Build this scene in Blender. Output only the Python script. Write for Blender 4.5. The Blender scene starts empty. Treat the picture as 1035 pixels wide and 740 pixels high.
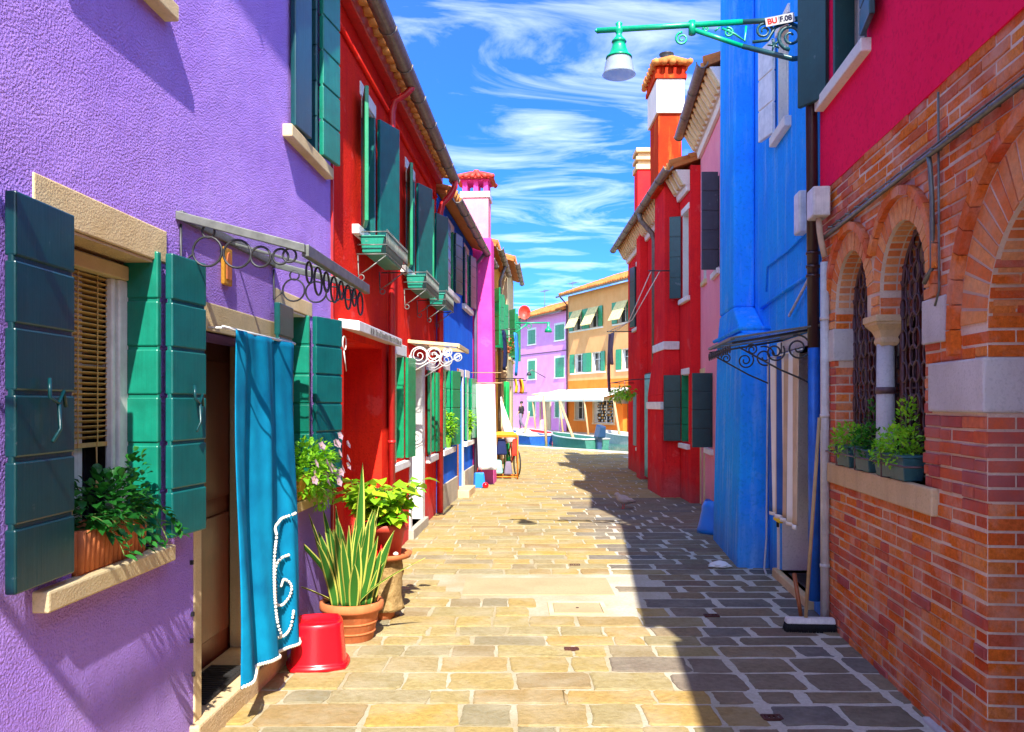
import bpy, bmesh, math, random
from mathutils import Vector, Matrix, noise
R = math.radians
random.seed(7)
S = bpy.context.scene
COL = S.collection

# ---------------------------------------------------------------- camera, sky, sun, exposure
cam_d = bpy.data.cameras.new('camera'); cam = bpy.data.objects.new('camera', cam_d); COL.objects.link(cam)
cam.location = (0, 0, 1.6); cam.rotation_euler = (R(90), 0, 0)
cam_d.sensor_width = 36; cam_d.lens = 36*850/1035; cam_d.shift_y = 38/1035
cam_d.clip_start = .05; cam_d.clip_end = 1500
S.camera = cam
SUN = Vector((1, -6.4, 6.4)).normalized()            # direction towards the sun
elev = math.asin(SUN.z)
sun_d = bpy.data.lights.new('sun', 'SUN'); sun_d.energy = 2.85; sun_d.angle = R(.5); sun_d.color = (1, .95, .86)
sun = bpy.data.objects.new('sun', sun_d); COL.objects.link(sun)
sun.rotation_euler = SUN.to_track_quat('Z', 'Y').to_euler()
world = bpy.data.worlds.new('World'); S.world = world; world.use_nodes = True
wn = world.node_tree.nodes; wl = world.node_tree.links
for n in list(wn): wn.remove(n)
w_out = wn.new('ShaderNodeOutputWorld'); w_bg = wn.new('ShaderNodeBackground'); w_bg.inputs['Strength'].default_value = .15
sky = wn.new('ShaderNodeTexSky'); sky.sky_type = 'NISHITA'; sky.sun_disc = False
sky.sun_elevation = elev; sky.sun_rotation = math.atan2(SUN.x, SUN.y)
sky.air_density = 1.0; sky.dust_density = .3; sky.ozone_density = 2.0
hs = wn.new('ShaderNodeHueSaturation'); hs.inputs['Saturation'].default_value = 1.12; hs.inputs['Value'].default_value = 1.0; hs.inputs['Hue'].default_value = .498
tc = wn.new('ShaderNodeTexCoord'); sep = wn.new('ShaderNodeSeparateXYZ')
def wmath(op, a, b):
    n = wn.new('ShaderNodeMath'); n.operation = op
    for i, v in enumerate((a, b)):
        if v is None: continue
        if isinstance(v, (int, float)): n.inputs[i].default_value = v
        else: wl.new(v, n.inputs[i])
    return n.outputs[0]
wl.new(tc.outputs['Generated'], sep.inputs[0])
zz = wmath('MAXIMUM', sep.outputs['Z'], .03)
zz = wmath('ADD', zz, .12)
px = wmath('DIVIDE', sep.outputs['X'], zz); py = wmath('DIVIDE', sep.outputs['Y'], zz)
comb = wn.new('ShaderNodeCombineXYZ'); wl.new(px, comb.inputs[0]); wl.new(py, comb.inputs[1])
mp = wn.new('ShaderNodeMapping'); mp.inputs['Rotation'].default_value = (0, 0, R(-50)); mp.inputs['Scale'].default_value = (1.0, 1.9, 1)
mp.inputs['Location'].default_value = (7.4, 2.9, 0)
wl.new(comb.outputs[0], mp.inputs[0])
nz = wn.new('ShaderNodeTexNoise'); nz.inputs['Scale'].default_value = 1.7; nz.inputs['Detail'].default_value = 9; nz.inputs['Roughness'].default_value = .58; nz.inputs['Distortion'].default_value = 1.6
wl.new(mp.outputs[0], nz.inputs['Vector'])
cr = wn.new('ShaderNodeValToRGB'); cr.color_ramp.elements[0].position = .47; cr.color_ramp.elements[1].position = .95
cr.color_ramp.elements[0].color = (0, 0, 0, 1); cr.color_ramp.elements[1].color = (.85, .85, .85, 1)
wl.new(nz.outputs['Fac'], cr.inputs[0])
mixw = wn.new('ShaderNodeMixRGB'); mixw.inputs['Color2'].default_value = (3.6, 3.9, 4.2, 1)
wl.new(cr.outputs[0], mixw.inputs['Fac']); wl.new(sky.outputs[0], hs.inputs['Color']); tint = wn.new('ShaderNodeMixRGB'); tint.blend_type = 'MULTIPLY'; tint.inputs['Fac'].default_value = 1; tint.inputs['Color2'].default_value = (.92, .84, .90, 1); wl.new(hs.outputs[0], tint.inputs['Color1']); wl.new(tint.outputs[0], mixw.inputs['Color1'])
north = wn.new('ShaderNodeMapRange'); north.inputs['From Min'].default_value = .2; north.inputs['From Max'].default_value = .95; wl.new(sep.outputs['Y'], north.inputs['Value'])
deep = wn.new('ShaderNodeMixRGB'); deep.blend_type = 'MULTIPLY'; deep.inputs['Color2'].default_value = (.09, .27, .70, 1); wl.new(north.outputs[0], deep.inputs['Fac'])   # deep tint added toward the view; the sky elsewhere stays bright as fill
wl.new(tint.outputs[0], deep.inputs['Color1']); wl.new(deep.outputs[0], mixw.inputs['Color1'])
wl.new(mixw.outputs[0], w_bg.inputs['Color']); wl.new(w_bg.outputs[0], w_out.inputs[0])
S.view_settings.view_transform = 'Standard'; S.view_settings.look = 'None'
S.view_settings.exposure = 2.0; S.view_settings.gamma = 1; S.view_settings.use_curve_mapping = False
S.render.engine = 'CYCLES'
S.cycles.max_bounces = 8; S.cycles.diffuse_bounces = 5; S.cycles.transparent_max_bounces = 8

# ---------------------------------------------------------------- materials
def newmat(name):
    m = bpy.data.materials.new(name); m.use_nodes = True
    return m, m.node_tree.nodes, m.node_tree.links, m.node_tree.nodes['Principled BSDF']
def ramp_noise(N, L, scale, detail, p0, p1, vec, c0=(0, 0, 0, 1), c1=(1, 1, 1, 1), rough=.5):
    n = N.new('ShaderNodeTexNoise'); n.inputs['Scale'].default_value = scale; n.inputs['Detail'].default_value = detail; n.inputs['Roughness'].default_value = rough
    if vec is not None: L.new(vec, n.inputs['Vector'])
    r = N.new('ShaderNodeValToRGB'); r.color_ramp.elements[0].position = p0; r.color_ramp.elements[1].position = p1
    r.color_ramp.elements[0].color = c0; r.color_ramp.elements[1].color = c1
    L.new(n.outputs['Fac'], r.inputs[0])
    return r.outputs[0], n.outputs['Fac']
def mixc(N, L, fac, a, b, mode='MIX'):
    m = N.new('ShaderNodeMixRGB'); m.blend_type = mode
    for k, v in (('Fac', fac), ('Color1', a), ('Color2', b)):
        if isinstance(v, (int, float)): m.inputs[k].default_value = v
        elif isinstance(v, (tuple, list)): m.inputs[k].default_value = (*v[:3], 1)
        else: L.new(v, m.inputs[k])
    return m.outputs[0]
def objvec(N, L, scale=(1, 1, 1)):
    t = N.new('ShaderNodeTexCoord'); mpp = N.new('ShaderNodeMapping'); mpp.inputs['Scale'].default_value = scale
    L.new(t.outputs['Object'], mpp.inputs[0]); return mpp.outputs[0]
def bump(N, L, P, h, strength, dist):
    b = N.new('ShaderNodeBump'); b.inputs['Strength'].default_value = strength; b.inputs['Distance'].default_value = dist
    L.new(h, b.inputs['Height']); L.new(b.outputs[0], P.inputs['Normal']); return b
def dk(c, k): return tuple(x*k for x in c)
def stucco(name, c, c2=None, patch=.5, rough_s=70, dist=.006, streak=.35, fade=None, base=False):
    m, N, L, P = newmat(name); v = objvec(N, L)
    c2 = c2 or dk(c, .72)
    big, _ = ramp_noise(N, L, 1.7, 7, .38, .68, v, rough=.62)
    col = mixc(N, L, big, c, c2)
    st = objvec(N, L, (5, 5, .55))
    s, _ = ramp_noise(N, L, 1.6, 8, .52, .8, st, rough=.65)
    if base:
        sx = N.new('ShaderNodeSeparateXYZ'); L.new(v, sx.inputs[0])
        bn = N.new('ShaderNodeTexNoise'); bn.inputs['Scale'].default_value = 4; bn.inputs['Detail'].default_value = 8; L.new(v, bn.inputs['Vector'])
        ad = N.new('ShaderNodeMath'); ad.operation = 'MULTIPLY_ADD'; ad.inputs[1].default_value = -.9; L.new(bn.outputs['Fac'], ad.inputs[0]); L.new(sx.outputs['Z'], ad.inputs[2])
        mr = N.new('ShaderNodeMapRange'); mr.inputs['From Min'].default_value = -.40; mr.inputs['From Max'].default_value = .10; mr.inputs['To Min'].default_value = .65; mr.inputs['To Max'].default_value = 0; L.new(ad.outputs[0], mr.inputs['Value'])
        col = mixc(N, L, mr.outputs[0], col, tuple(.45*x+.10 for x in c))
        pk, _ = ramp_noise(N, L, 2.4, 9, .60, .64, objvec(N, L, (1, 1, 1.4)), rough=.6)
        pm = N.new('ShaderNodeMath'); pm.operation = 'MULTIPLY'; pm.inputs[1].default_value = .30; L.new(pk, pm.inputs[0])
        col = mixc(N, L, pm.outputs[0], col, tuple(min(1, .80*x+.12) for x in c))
    sm = N.new('ShaderNodeMath'); sm.operation = 'MULTIPLY'; sm.inputs[1].default_value = streak; L.new(s, sm.inputs[0])
    col = mixc(N, L, sm.outputs[0], col, fade or dk(c, .5))
    fl, _ = ramp_noise(N, L, rough_s*.75, 4, .34, .46, v, (1, 1, 1, 1), (0, 0, 0, 1))
    fm = N.new('ShaderNodeMath'); fm.operation = 'MULTIPLY'; fm.inputs[1].default_value = .35; L.new(fl, fm.inputs[0])
    col = mixc(N, L, fm.outputs[0], col, dk(c, .6))
    L.new(col, P.inputs['Base Color']); P.inputs['Roughness'].default_value = 1.0; P.inputs['Specular IOR Level'].default_value = .03
    n1 = N.new('ShaderNodeTexNoise'); n1.inputs['Scale'].default_value = rough_s; n1.inputs['Detail'].default_value = 4; L.new(v, n1.inputs['Vector'])
    n2 = N.new('ShaderNodeTexNoise'); n2.inputs['Scale'].default_value = 3.2; n2.inputs['Detail'].default_value = 3; L.new(v, n2.inputs['Vector'])
    a = N.new('ShaderNodeMath'); a.operation = 'MULTIPLY_ADD'; a.inputs[1].default_value = 2.2; L.new(n2.outputs['Fac'], a.inputs[0]); L.new(n1.outputs['Fac'], a.inputs[2])
    bump(N, L, P, a.outputs[0], .9, dist)
    return m
def paint(name, c, rough=.4, wear=.25, wearc=None, dist=.0015):
    m, N, L, P = newmat(name); v = objvec(N, L)
    a, f = ramp_noise(N, L, 9, 7, .4, .7, v, rough=.65)
    col = mixc(N, L, a, c, dk(c, .7))
    b, _ = ramp_noise(N, L, 26, 8, .62, .70, v, rough=.7)
    bm_ = N.new('ShaderNodeMath'); bm_.operation = 'MULTIPLY'; bm_.inputs[1].default_value = wear; L.new(b, bm_.inputs[0])
    col = mixc(N, L, bm_.outputs[0], col, wearc or tuple(min(1, x*1.5+.06) for x in c))
    gv = objvec(N, L, (60, 60, 2.2)); gr, gf = ramp_noise(N, L, 1.0, 6, .42, .75, gv, rough=.65)
    gm = N.new('ShaderNodeMath'); gm.operation = 'MULTIPLY'; gm.inputs[1].default_value = .35; L.new(gr, gm.inputs[0]); col = mixc(N, L, gm.outputs[0], col, dk(c, .5))
    ch, _ = ramp_noise(N, L, 7, 10, .655, .67, v, rough=.72)
    cm = N.new('ShaderNodeMath'); cm.operation = 'MULTIPLY'; cm.inputs[1].default_value = wear; L.new(ch, cm.inputs[0]); col = mixc(N, L, cm.outputs[0], col, tuple(.35*x+.22 for x in c))
    hh = N.new('ShaderNodeMath'); hh.operation = 'ADD'; L.new(f, hh.inputs[0]); L.new(gf, hh.inputs[1])
    L.new(col, P.inputs['Base Color']); P.inputs['Roughness'].default_value = rough
    bump(N, L, P, hh.outputs[0], .6, dist); return m
def island(name, cols, rough=.8, nscale=30, dist=.004, pits=.3, spec=.3, big=None):
    m, N, L, P = newmat(name); v = objvec(N, L)
    g = N.new('ShaderNodeNewGeometry'); r = N.new('ShaderNodeValToRGB'); r.color_ramp.interpolation = 'LINEAR'
    el = r.color_ramp.elements
    el[0].position = 0; el[0].color = (*cols[0], 1); el[1].position = 1; el[1].color = (*cols[-1], 1)
    for i, c in enumerate(cols[1:-1]):
        e = el.new((i+1)/(len(cols)-1)); e.color = (*c, 1)
    L.new(g.outputs['Random Per Island'], r.inputs[0])
    n, f = ramp_noise(N, L, nscale, 8, .35, .7, v, rough=.7)
    k = N.new('ShaderNodeMath'); k.operation = 'MULTIPLY'; k.inputs[1].default_value = pits; L.new(n, k.inputs[0])
    col = mixc(N, L, k.outputs[0], r.outputs[0], dk(cols[0], .45))
    if big:
        bb, _ = ramp_noise(N, L, big[1], 6, .45, .72, v, rough=.6)
        k2 = N.new('ShaderNodeMath'); k2.operation = 'MULTIPLY'; k2.inputs[1].default_value = big[2]; L.new(bb, k2.inputs[0])
        col = mixc(N, L, k2.outputs[0], col, big[0])
    L.new(col, P.inputs['Base Color']); P.inputs['Roughness'].default_value = rough; P.inputs['Specular IOR Level'].default_value = spec*.2
    bump(N, L, P, f, .9, dist); return m
def metal(name, c, rough=.45, met=.7):
    m, N, L, P = newmat(name); v = objvec(N, L)
    a, f = ramp_noise(N, L, 20, 6, .4, .75, v)
    L.new(mixc(N, L, a, c, dk(c, .55)), P.inputs['Base Color']); P.inputs['Roughness'].default_value = rough; P.inputs['Metallic'].default_value = met
    bump(N, L, P, f, .3, .001); return m
def cloth(name, c, c2=None, rough=.95):
    m, N, L, P = newmat(name); v = objvec(N, L)
    a, _ = ramp_noise(N, L, 6, 6, .35, .7, v); w = objvec(N, L, (1, 1, 1))
    L.new(mixc(N, L, a, c, c2 or dk(c, .75)), P.inputs['Base Color']); P.inputs['Roughness'].default_value = rough
    P.inputs['Specular IOR Level'].default_value = .1
    n = N.new('ShaderNodeTexNoise'); n.inputs['Scale'].default_value = 260; L.new(v, n.inputs['Vector']); bump(N, L, P, n.outputs['Fac'], .5, .002)
    return m
def leafmat(name, c, c2):
    m, N, L, P = newmat(name)
    g = N.new('ShaderNodeNewGeometry')
    r = N.new('ShaderNodeValToRGB'); r.color_ramp.elements[0].color = (*c, 1); r.color_ramp.elements[1].color = (*c2, 1)
    L.new(g.outputs['Random Per Island'], r.inputs[0]); L.new(r.outputs[0], P.inputs['Base Color'])
    P.inputs['Roughness'].default_value = .45; P.inputs['Specular IOR Level'].default_value = .4
    tr = N.new('ShaderNodeBsdfTranslucent'); L.new(r.outputs[0], tr.inputs[0])
    mx = N.new('ShaderNodeMixShader'); mx.inputs[0].default_value = .35
    out = N['Material Output']; L.new(P.outputs[0], mx.inputs[1]); L.new(tr.outputs[0], mx.inputs[2]); L.new(mx.outputs[0], out.inputs[0])
    return m
def plain(name, c, rough=.5, met=0, spec=.5):
    m, N, L, P = newmat(name); P.inputs['Base Color'].default_value = (*c, 1); P.inputs['Roughness'].default_value = rough
    P.inputs['Metallic'].default_value = met; P.inputs['Specular IOR Level'].default_value = spec; return m
def sheetglass(name, c, tr):
    m, N, L, P = newmat(name); P.inputs['Base Color'].default_value = (*c, 1); P.inputs['Roughness'].default_value = .15
    t = N.new('ShaderNodeBsdfTransparent'); t.inputs[0].default_value = (.93, .95, .96, 1)
    mx = N.new('ShaderNodeMixShader'); mx.inputs[0].default_value = tr
    L.new(P.outputs[0], mx.inputs[1]); L.new(t.outputs[0], mx.inputs[2]); L.new(mx.outputs[0], N['Material Output'].inputs[0]); return m

M = {}
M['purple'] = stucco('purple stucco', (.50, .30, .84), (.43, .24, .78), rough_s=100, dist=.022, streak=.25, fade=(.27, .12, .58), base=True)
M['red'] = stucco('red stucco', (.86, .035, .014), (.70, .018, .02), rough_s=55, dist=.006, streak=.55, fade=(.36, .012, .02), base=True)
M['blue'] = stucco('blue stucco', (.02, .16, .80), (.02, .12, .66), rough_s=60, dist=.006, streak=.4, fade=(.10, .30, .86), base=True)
M['magenta'] = stucco('magenta stucco', (.82, .09, .40), (.76, .06, .34), dist=.004, base=True)
M['cream'] = stucco('cream stucco', (.62, .50, .30), (.50, .40, .22), dist=.004)
M['ochrewall'] = stucco('ochre stucco', (.75, .36, .06), (.66, .30, .05), dist=.004)
M['rose'] = stucco('rose red stucco', (.95, .018, .095), (.88, .014, .08), rough_s=50, dist=.005, streak=.2, fade=(.66, .03, .08))
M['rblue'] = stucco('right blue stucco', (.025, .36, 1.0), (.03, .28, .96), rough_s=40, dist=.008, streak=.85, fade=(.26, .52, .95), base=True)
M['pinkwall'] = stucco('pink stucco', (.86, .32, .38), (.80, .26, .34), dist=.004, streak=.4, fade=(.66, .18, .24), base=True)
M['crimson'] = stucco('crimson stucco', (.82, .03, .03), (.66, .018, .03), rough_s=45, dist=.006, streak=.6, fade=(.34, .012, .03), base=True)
M['orangeplaster'] = stucco('orange plaster', (.50, .045, .012), (.38, .025, .012), dist=.01, streak=.8, fade=(.7, .24, .04))
M['lilac'] = stucco('lilac stucco', (.80, .33, .66), (.74, .28, .60), dist=.004, streak=.25)
M['peach'] = stucco('peach stucco', (.82, .40, .17), (.76, .34, .13), dist=.004, streak=.3)
M['orange'] = stucco('orange stucco', (.80, .23, .04), (.72, .19, .03), dist=.004, streak=.3)
M['whitewall'] = stucco('white plaster', (.80, .77, .72), (.68, .65, .60), dist=.004, streak=.3, fade=(.5, .48, .45))
M['marble'] = stucco('istrian stone', (.76, .60, .34), (.58, .42, .21), rough_s=120, dist=.003, streak=.4, fade=(.44, .36, .25))
M['ochrestone'] = stucco('ochre stone', (.66, .47, .22), (.52, .35, .15), rough_s=120, dist=.004, streak=.3)
M['greystone'] = stucco('pale stone', (.60, .57, .55), (.47, .44, .43), rough_s=90, dist=.004, streak=.5, fade=(.32, .28, .26))
M['sillstone'] = stucco('golden stone', (.66, .50, .30), (.56, .38, .20), rough_s=80, dist=.006, streak=.5, fade=(.35, .25, .18))
M['concrete'] = stucco('grey cement', (.42, .36, .25), (.34, .29, .20), rough_s=60, dist=.003)
M['plinth'] = stucco('cement plinth', (.50, .44, .34), (.38, .33, .26), rough_s=60, dist=.004)
M['mortar'] = stucco('brick mortar', (.74, .60, .48), (.56, .40, .29), rough_s=90, dist=.006, streak=.4)
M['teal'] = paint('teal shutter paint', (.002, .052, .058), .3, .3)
M['tealmid'] = paint('teal paint lightened as if sunlit', (.003, .11, .10), .32, .3)  # lighter copy of the teal; sunlight is put into its colour
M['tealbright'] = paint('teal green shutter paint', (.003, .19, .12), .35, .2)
M['green'] = paint('green shutter paint', (.004, .26, .10), .35, .2)
M['darkgreen'] = paint('dark shutter paint', (.006, .055, .055), .4, .3)
M['slate'] = paint('slate shutter paint', (.04, .05, .07), .5, .3)
M['wood'] = paint('varnished wood', (.34, .10, .03), .4, .3, (.5, .25, .1))
M['doorbrown'] = paint('red brown door', (.20, .03, .015), .35, .2)
M['blind'] = paint('ochre blind slats', (.60, .36, .10), .5, .2)
M['whitepaint'] = paint('white paint', (.78, .77, .74), .4, .3, (.5, .48, .42))
M['glass'] = plain('dark window glass', (.012, .014, .018), .06)
M['interior'] = plain('unlit interior', (.02, .015, .015), .9)
M['gutter'] = metal('grey brown gutter', (.20, .17, .15), .5, .3)
M['iron'] = metal('wrought iron', (.05, .05, .055), .5, .5)
M['greyiron'] = metal('grey painted iron', (.17, .18, .16), .45, .4)
M['grille'] = metal('rusty violet iron', (.14, .08, .09), .55, .4)
M['lampgreen'] = paint('green lamp enamel', (.0, .36, .17), .3, .2)
M['lampdark'] = paint('dark lamp enamel', (.01, .07, .08), .35, .2)
M['redpipe'] = paint('red pipe paint', (.60, .02, .02), .4, .3)
M['brownpipe'] = paint('brown pipe paint', (.05, .018, .02), .35, .2)
M['bluepipe'] = paint('blue pipe paint', (.01, .14, .60), .4, .3)
M['pvc'] = paint('pale plastic pipe', (.62, .60, .58), .4, .2)
M['plasticwhite'] = paint('white plastic', (.74, .72, .68), .45, .1)
M['redplastic'] = plain('red plastic', (.72, .004, .012), .25)
M['blueplastic'] = plain('blue plastic', (.01, .20, .72), .4)
M['boxteal'] = paint('teal planter plastic', (.03, .12, .14), .5, .5, (.3, .38, .38))
M['greenplastic'] = paint('green planter plastic', (.01, .26, .17), .4, .3)
M['limeplastic'] = plain('lime plastic', (.22, .60, .02), .4)
M['terra'] = paint('terracotta', (.60, .17, .05), .8, .7, (.75, .4, .22))
M['terrared'] = paint('red terracotta', (.55, .05, .025), .6, .4)
M['soil'] = plain('soil', (.04, .025, .015), .95)
M['trunkstone'] = island('pitted log stone', [(.42, .24, .07), (.50, .34, .15), (.34, .20, .07)], .9, 22, .03, .9)
M['turq'] = cloth('turquoise cotton', (.003, .25, .44), (.002, .15, .30))
M['cwhite'] = cloth('white cotton', (.82, .82, .80), (.75, .75, .74))
M['cbeige'] = cloth('beige cotton', (.62, .48, .34)); M['cblue'] = cloth('blue cotton', (.04, .13, .46)); M['cnavy'] = cloth('navy cotton', (.02, .03, .10))
M['csky'] = cloth('sky blue cotton', (.04, .30, .80)); M['cgreen'] = cloth('green cotton', (.02, .42, .10)); M['cmint'] = cloth('mint cotton', (.30, .62, .50))
M['cyellow'] = cloth('yellow cotton', (.85, .60, .04)); M['cred'] = cloth('red cotton', (.75, .05, .03)); M['cgrey'] = cloth('grey violet cotton', (.20, .17, .24))
M['cstripe'] = cloth('cream awning cloth', (.78, .64, .30)); M['cblack'] = cloth('charcoal cotton', (.03, .03, .035)); M['corange'] = cloth('orange cotton', (.80, .25, .03))
M['bead'] = plain('white beads', (.82, .78, .66), .35)
M['rubber'] = paint('black rubber', (.02, .018, .018), .7, .2)
M['bristle'] = paint('black bristle', (.012, .012, .015), .8, .1)
M['amber'] = island('amber glass mosaic', [(.55, .20, .02), (.75, .40, .05), (.30, .10, .03)], .3, 60, .004, .5)
M['signwhite'] = plain('sign white', (.34, .34, .34), .6, 0, .1); M['signred'] = plain('sign red', (.55, .015, .005), .6, 0, .1); M['signblack'] = plain('sign black', (.005, .005, .03), .6, 0, .1)
M['brick'] = island('orange brick', [(.90, .17, .025), (.94, .26, .04), (.78, .10, .03), (.95, .33, .07), (.62, .12, .07), (.92, .21, .03)], .9, 55, .018, .65, .25, ((.78, .48, .38), 4.5, .65))
M['brickpale'] = island('pale arch brick', [(.88, .33, .11), (.92, .43, .18), (.80, .25, .08), (.84, .20, .06)], .9, 45, .014, .5, .25, ((.66, .46, .33), 5, .4))
M['brickworn'] = island('worn purple brick', [(.52, .09, .07), (.70, .14, .05), (.42, .09, .09), (.72, .2, .09)], .85, 20, .014, .5, .25, ((.42, .22, .22), 5, .5))
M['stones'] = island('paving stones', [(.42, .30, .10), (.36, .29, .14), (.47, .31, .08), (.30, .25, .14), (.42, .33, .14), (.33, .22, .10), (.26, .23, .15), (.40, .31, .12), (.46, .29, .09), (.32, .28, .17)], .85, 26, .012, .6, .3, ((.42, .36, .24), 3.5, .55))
def jointmat():
    m, N, L, P = newmat('paving mortar'); v = objvec(N, L); sx = N.new('ShaderNodeSeparateXYZ'); L.new(v, sx.inputs[0])
    nz_, f = ramp_noise(N, L, 1.4, 9, .40, .62, v, rough=.62)
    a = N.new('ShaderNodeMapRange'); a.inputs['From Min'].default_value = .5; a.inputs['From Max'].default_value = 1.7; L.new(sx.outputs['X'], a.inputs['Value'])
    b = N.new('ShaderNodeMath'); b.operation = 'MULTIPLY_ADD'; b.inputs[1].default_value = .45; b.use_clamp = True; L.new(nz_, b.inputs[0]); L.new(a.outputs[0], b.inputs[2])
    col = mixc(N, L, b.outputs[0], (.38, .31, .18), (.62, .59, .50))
    g, gf = ramp_noise(N, L, 40, 8, .35, .7, v, rough=.7); k = N.new('ShaderNodeMath'); k.operation = 'MULTIPLY'; k.inputs[1].default_value = .45; L.new(g, k.inputs[0])
    L.new(mixc(N, L, k.outputs[0], col, (.24, .20, .12)), P.inputs['Base Color']); P.inputs['Roughness'].default_value = 1; P.inputs['Specular IOR Level'].default_value = .03
    bump(N, L, P, gf, .9, .008); return m
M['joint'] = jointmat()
M['stonesdark'] = island('stones with shade in colour', [(.20, .17, .12), (.26, .20, .13), (.17, .16, .15), (.30, .22, .12), (.22, .15, .11), (.25, .22, .16)], .9, 26, .012, .6, .3, ((.34, .30, .22), 3.5, .4))  # darker copy of the stones; shade of the right lane painted in
M['slab'] = stucco('cement slab', (.40, .33, .19), (.34, .27, .15), rough_s=80, dist=.003, streak=0)
M['kerb'] = stucco('quay kerb stone', (.66, .58, .44), dist=.004)
M['rust'] = metal('rusty drain', (.10, .03, .02), .8, .2)
M['tiles'] = island('clay roof tiles', [(.62, .22, .06), (.70, .30, .09), (.50, .16, .05), (.66, .24, .06)], .85, 12, .01, .4)
M['aluminium'] = metal('aluminium', (.62, .62, .62), .35, .9)
M['polegold'] = paint('weathered pole', (.52, .34, .16), .7, .4)
M['hullgreen'] = paint('green hull paint', (.05, .20, .14), .4, .4); M['hullwhite'] = paint('white hull', (.5, .5, .47), .4, .3); M['hullblue'] = paint('blue hull', (.02, .10, .45), .4, .3)
M['motor'] = plain('dark motor cowl', (.02, .05, .12), .3)
M['skin'] = plain('skin', (.50, .28, .18), .6); M['hair'] = plain('hair', (.03, .02, .015), .7)
M['pigeon'] = island('grey feathers', [(.45, .38, .36), (.60, .48, .42)], .8, 40, .004, .4)
M['dishred'] = plain('red dish paint', (.75, .05, .03), .5)
M['canopyglass'] = sheetglass('canopy glass', (.50, .55, .55), .80)
M['awning'] = cloth('awning canvas', (.84, .82, .74), (.78, .75, .66))
M['lampshade'] = sheetglass('frosted lamp glass', (.42, .48, .52), .5)
M['leaf_mid'] = leafmat('mid green leaves', (.015, .14, .01), (.06, .28, .015))
M['leaf_bright'] = leafmat('bright green leaves', (.16, .52, .015), (.40, .72, .03))
M['leaf_lime'] = leafmat('yellow green leaves', (.16, .48, .01), (.52, .68, .03))
M['leaf_dark'] = leafmat('dark green leaves', (.008, .10, .012), (.03, .20, .02))
M['leaf_edge'] = leafmat('pale leaf margin', (.62, .62, .08), (.72, .70, .16))
M['leaf_snake'] = leafmat('snake leaf', (.015, .12, .02), (.07, .26, .03))
M['petal'] = leafmat('pink petals', (.80, .42, .50), (.85, .62, .66)); M['petalred'] = leafmat('red petals', (.75, .02, .02), (.8, .1, .1))
M['stem'] = plain('plant stem', (.10, .16, .03), .7)
def watermat():
    m, N, L, P = newmat('canal water'); P.inputs['Base Color'].default_value = (.03, .16, .10, 1); P.inputs['Roughness'].default_value = .08
    v = objvec(N, L, (1, 3, 1)); n = N.new('ShaderNodeTexNoise'); n.inputs['Scale'].default_value = 3; n.inputs['Detail'].default_value = 4; L.new(v, n.inputs['Vector'])
    bump(N, L, P, n.outputs['Fac'], .6, .03); return m
M['water'] = watermat()

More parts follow.
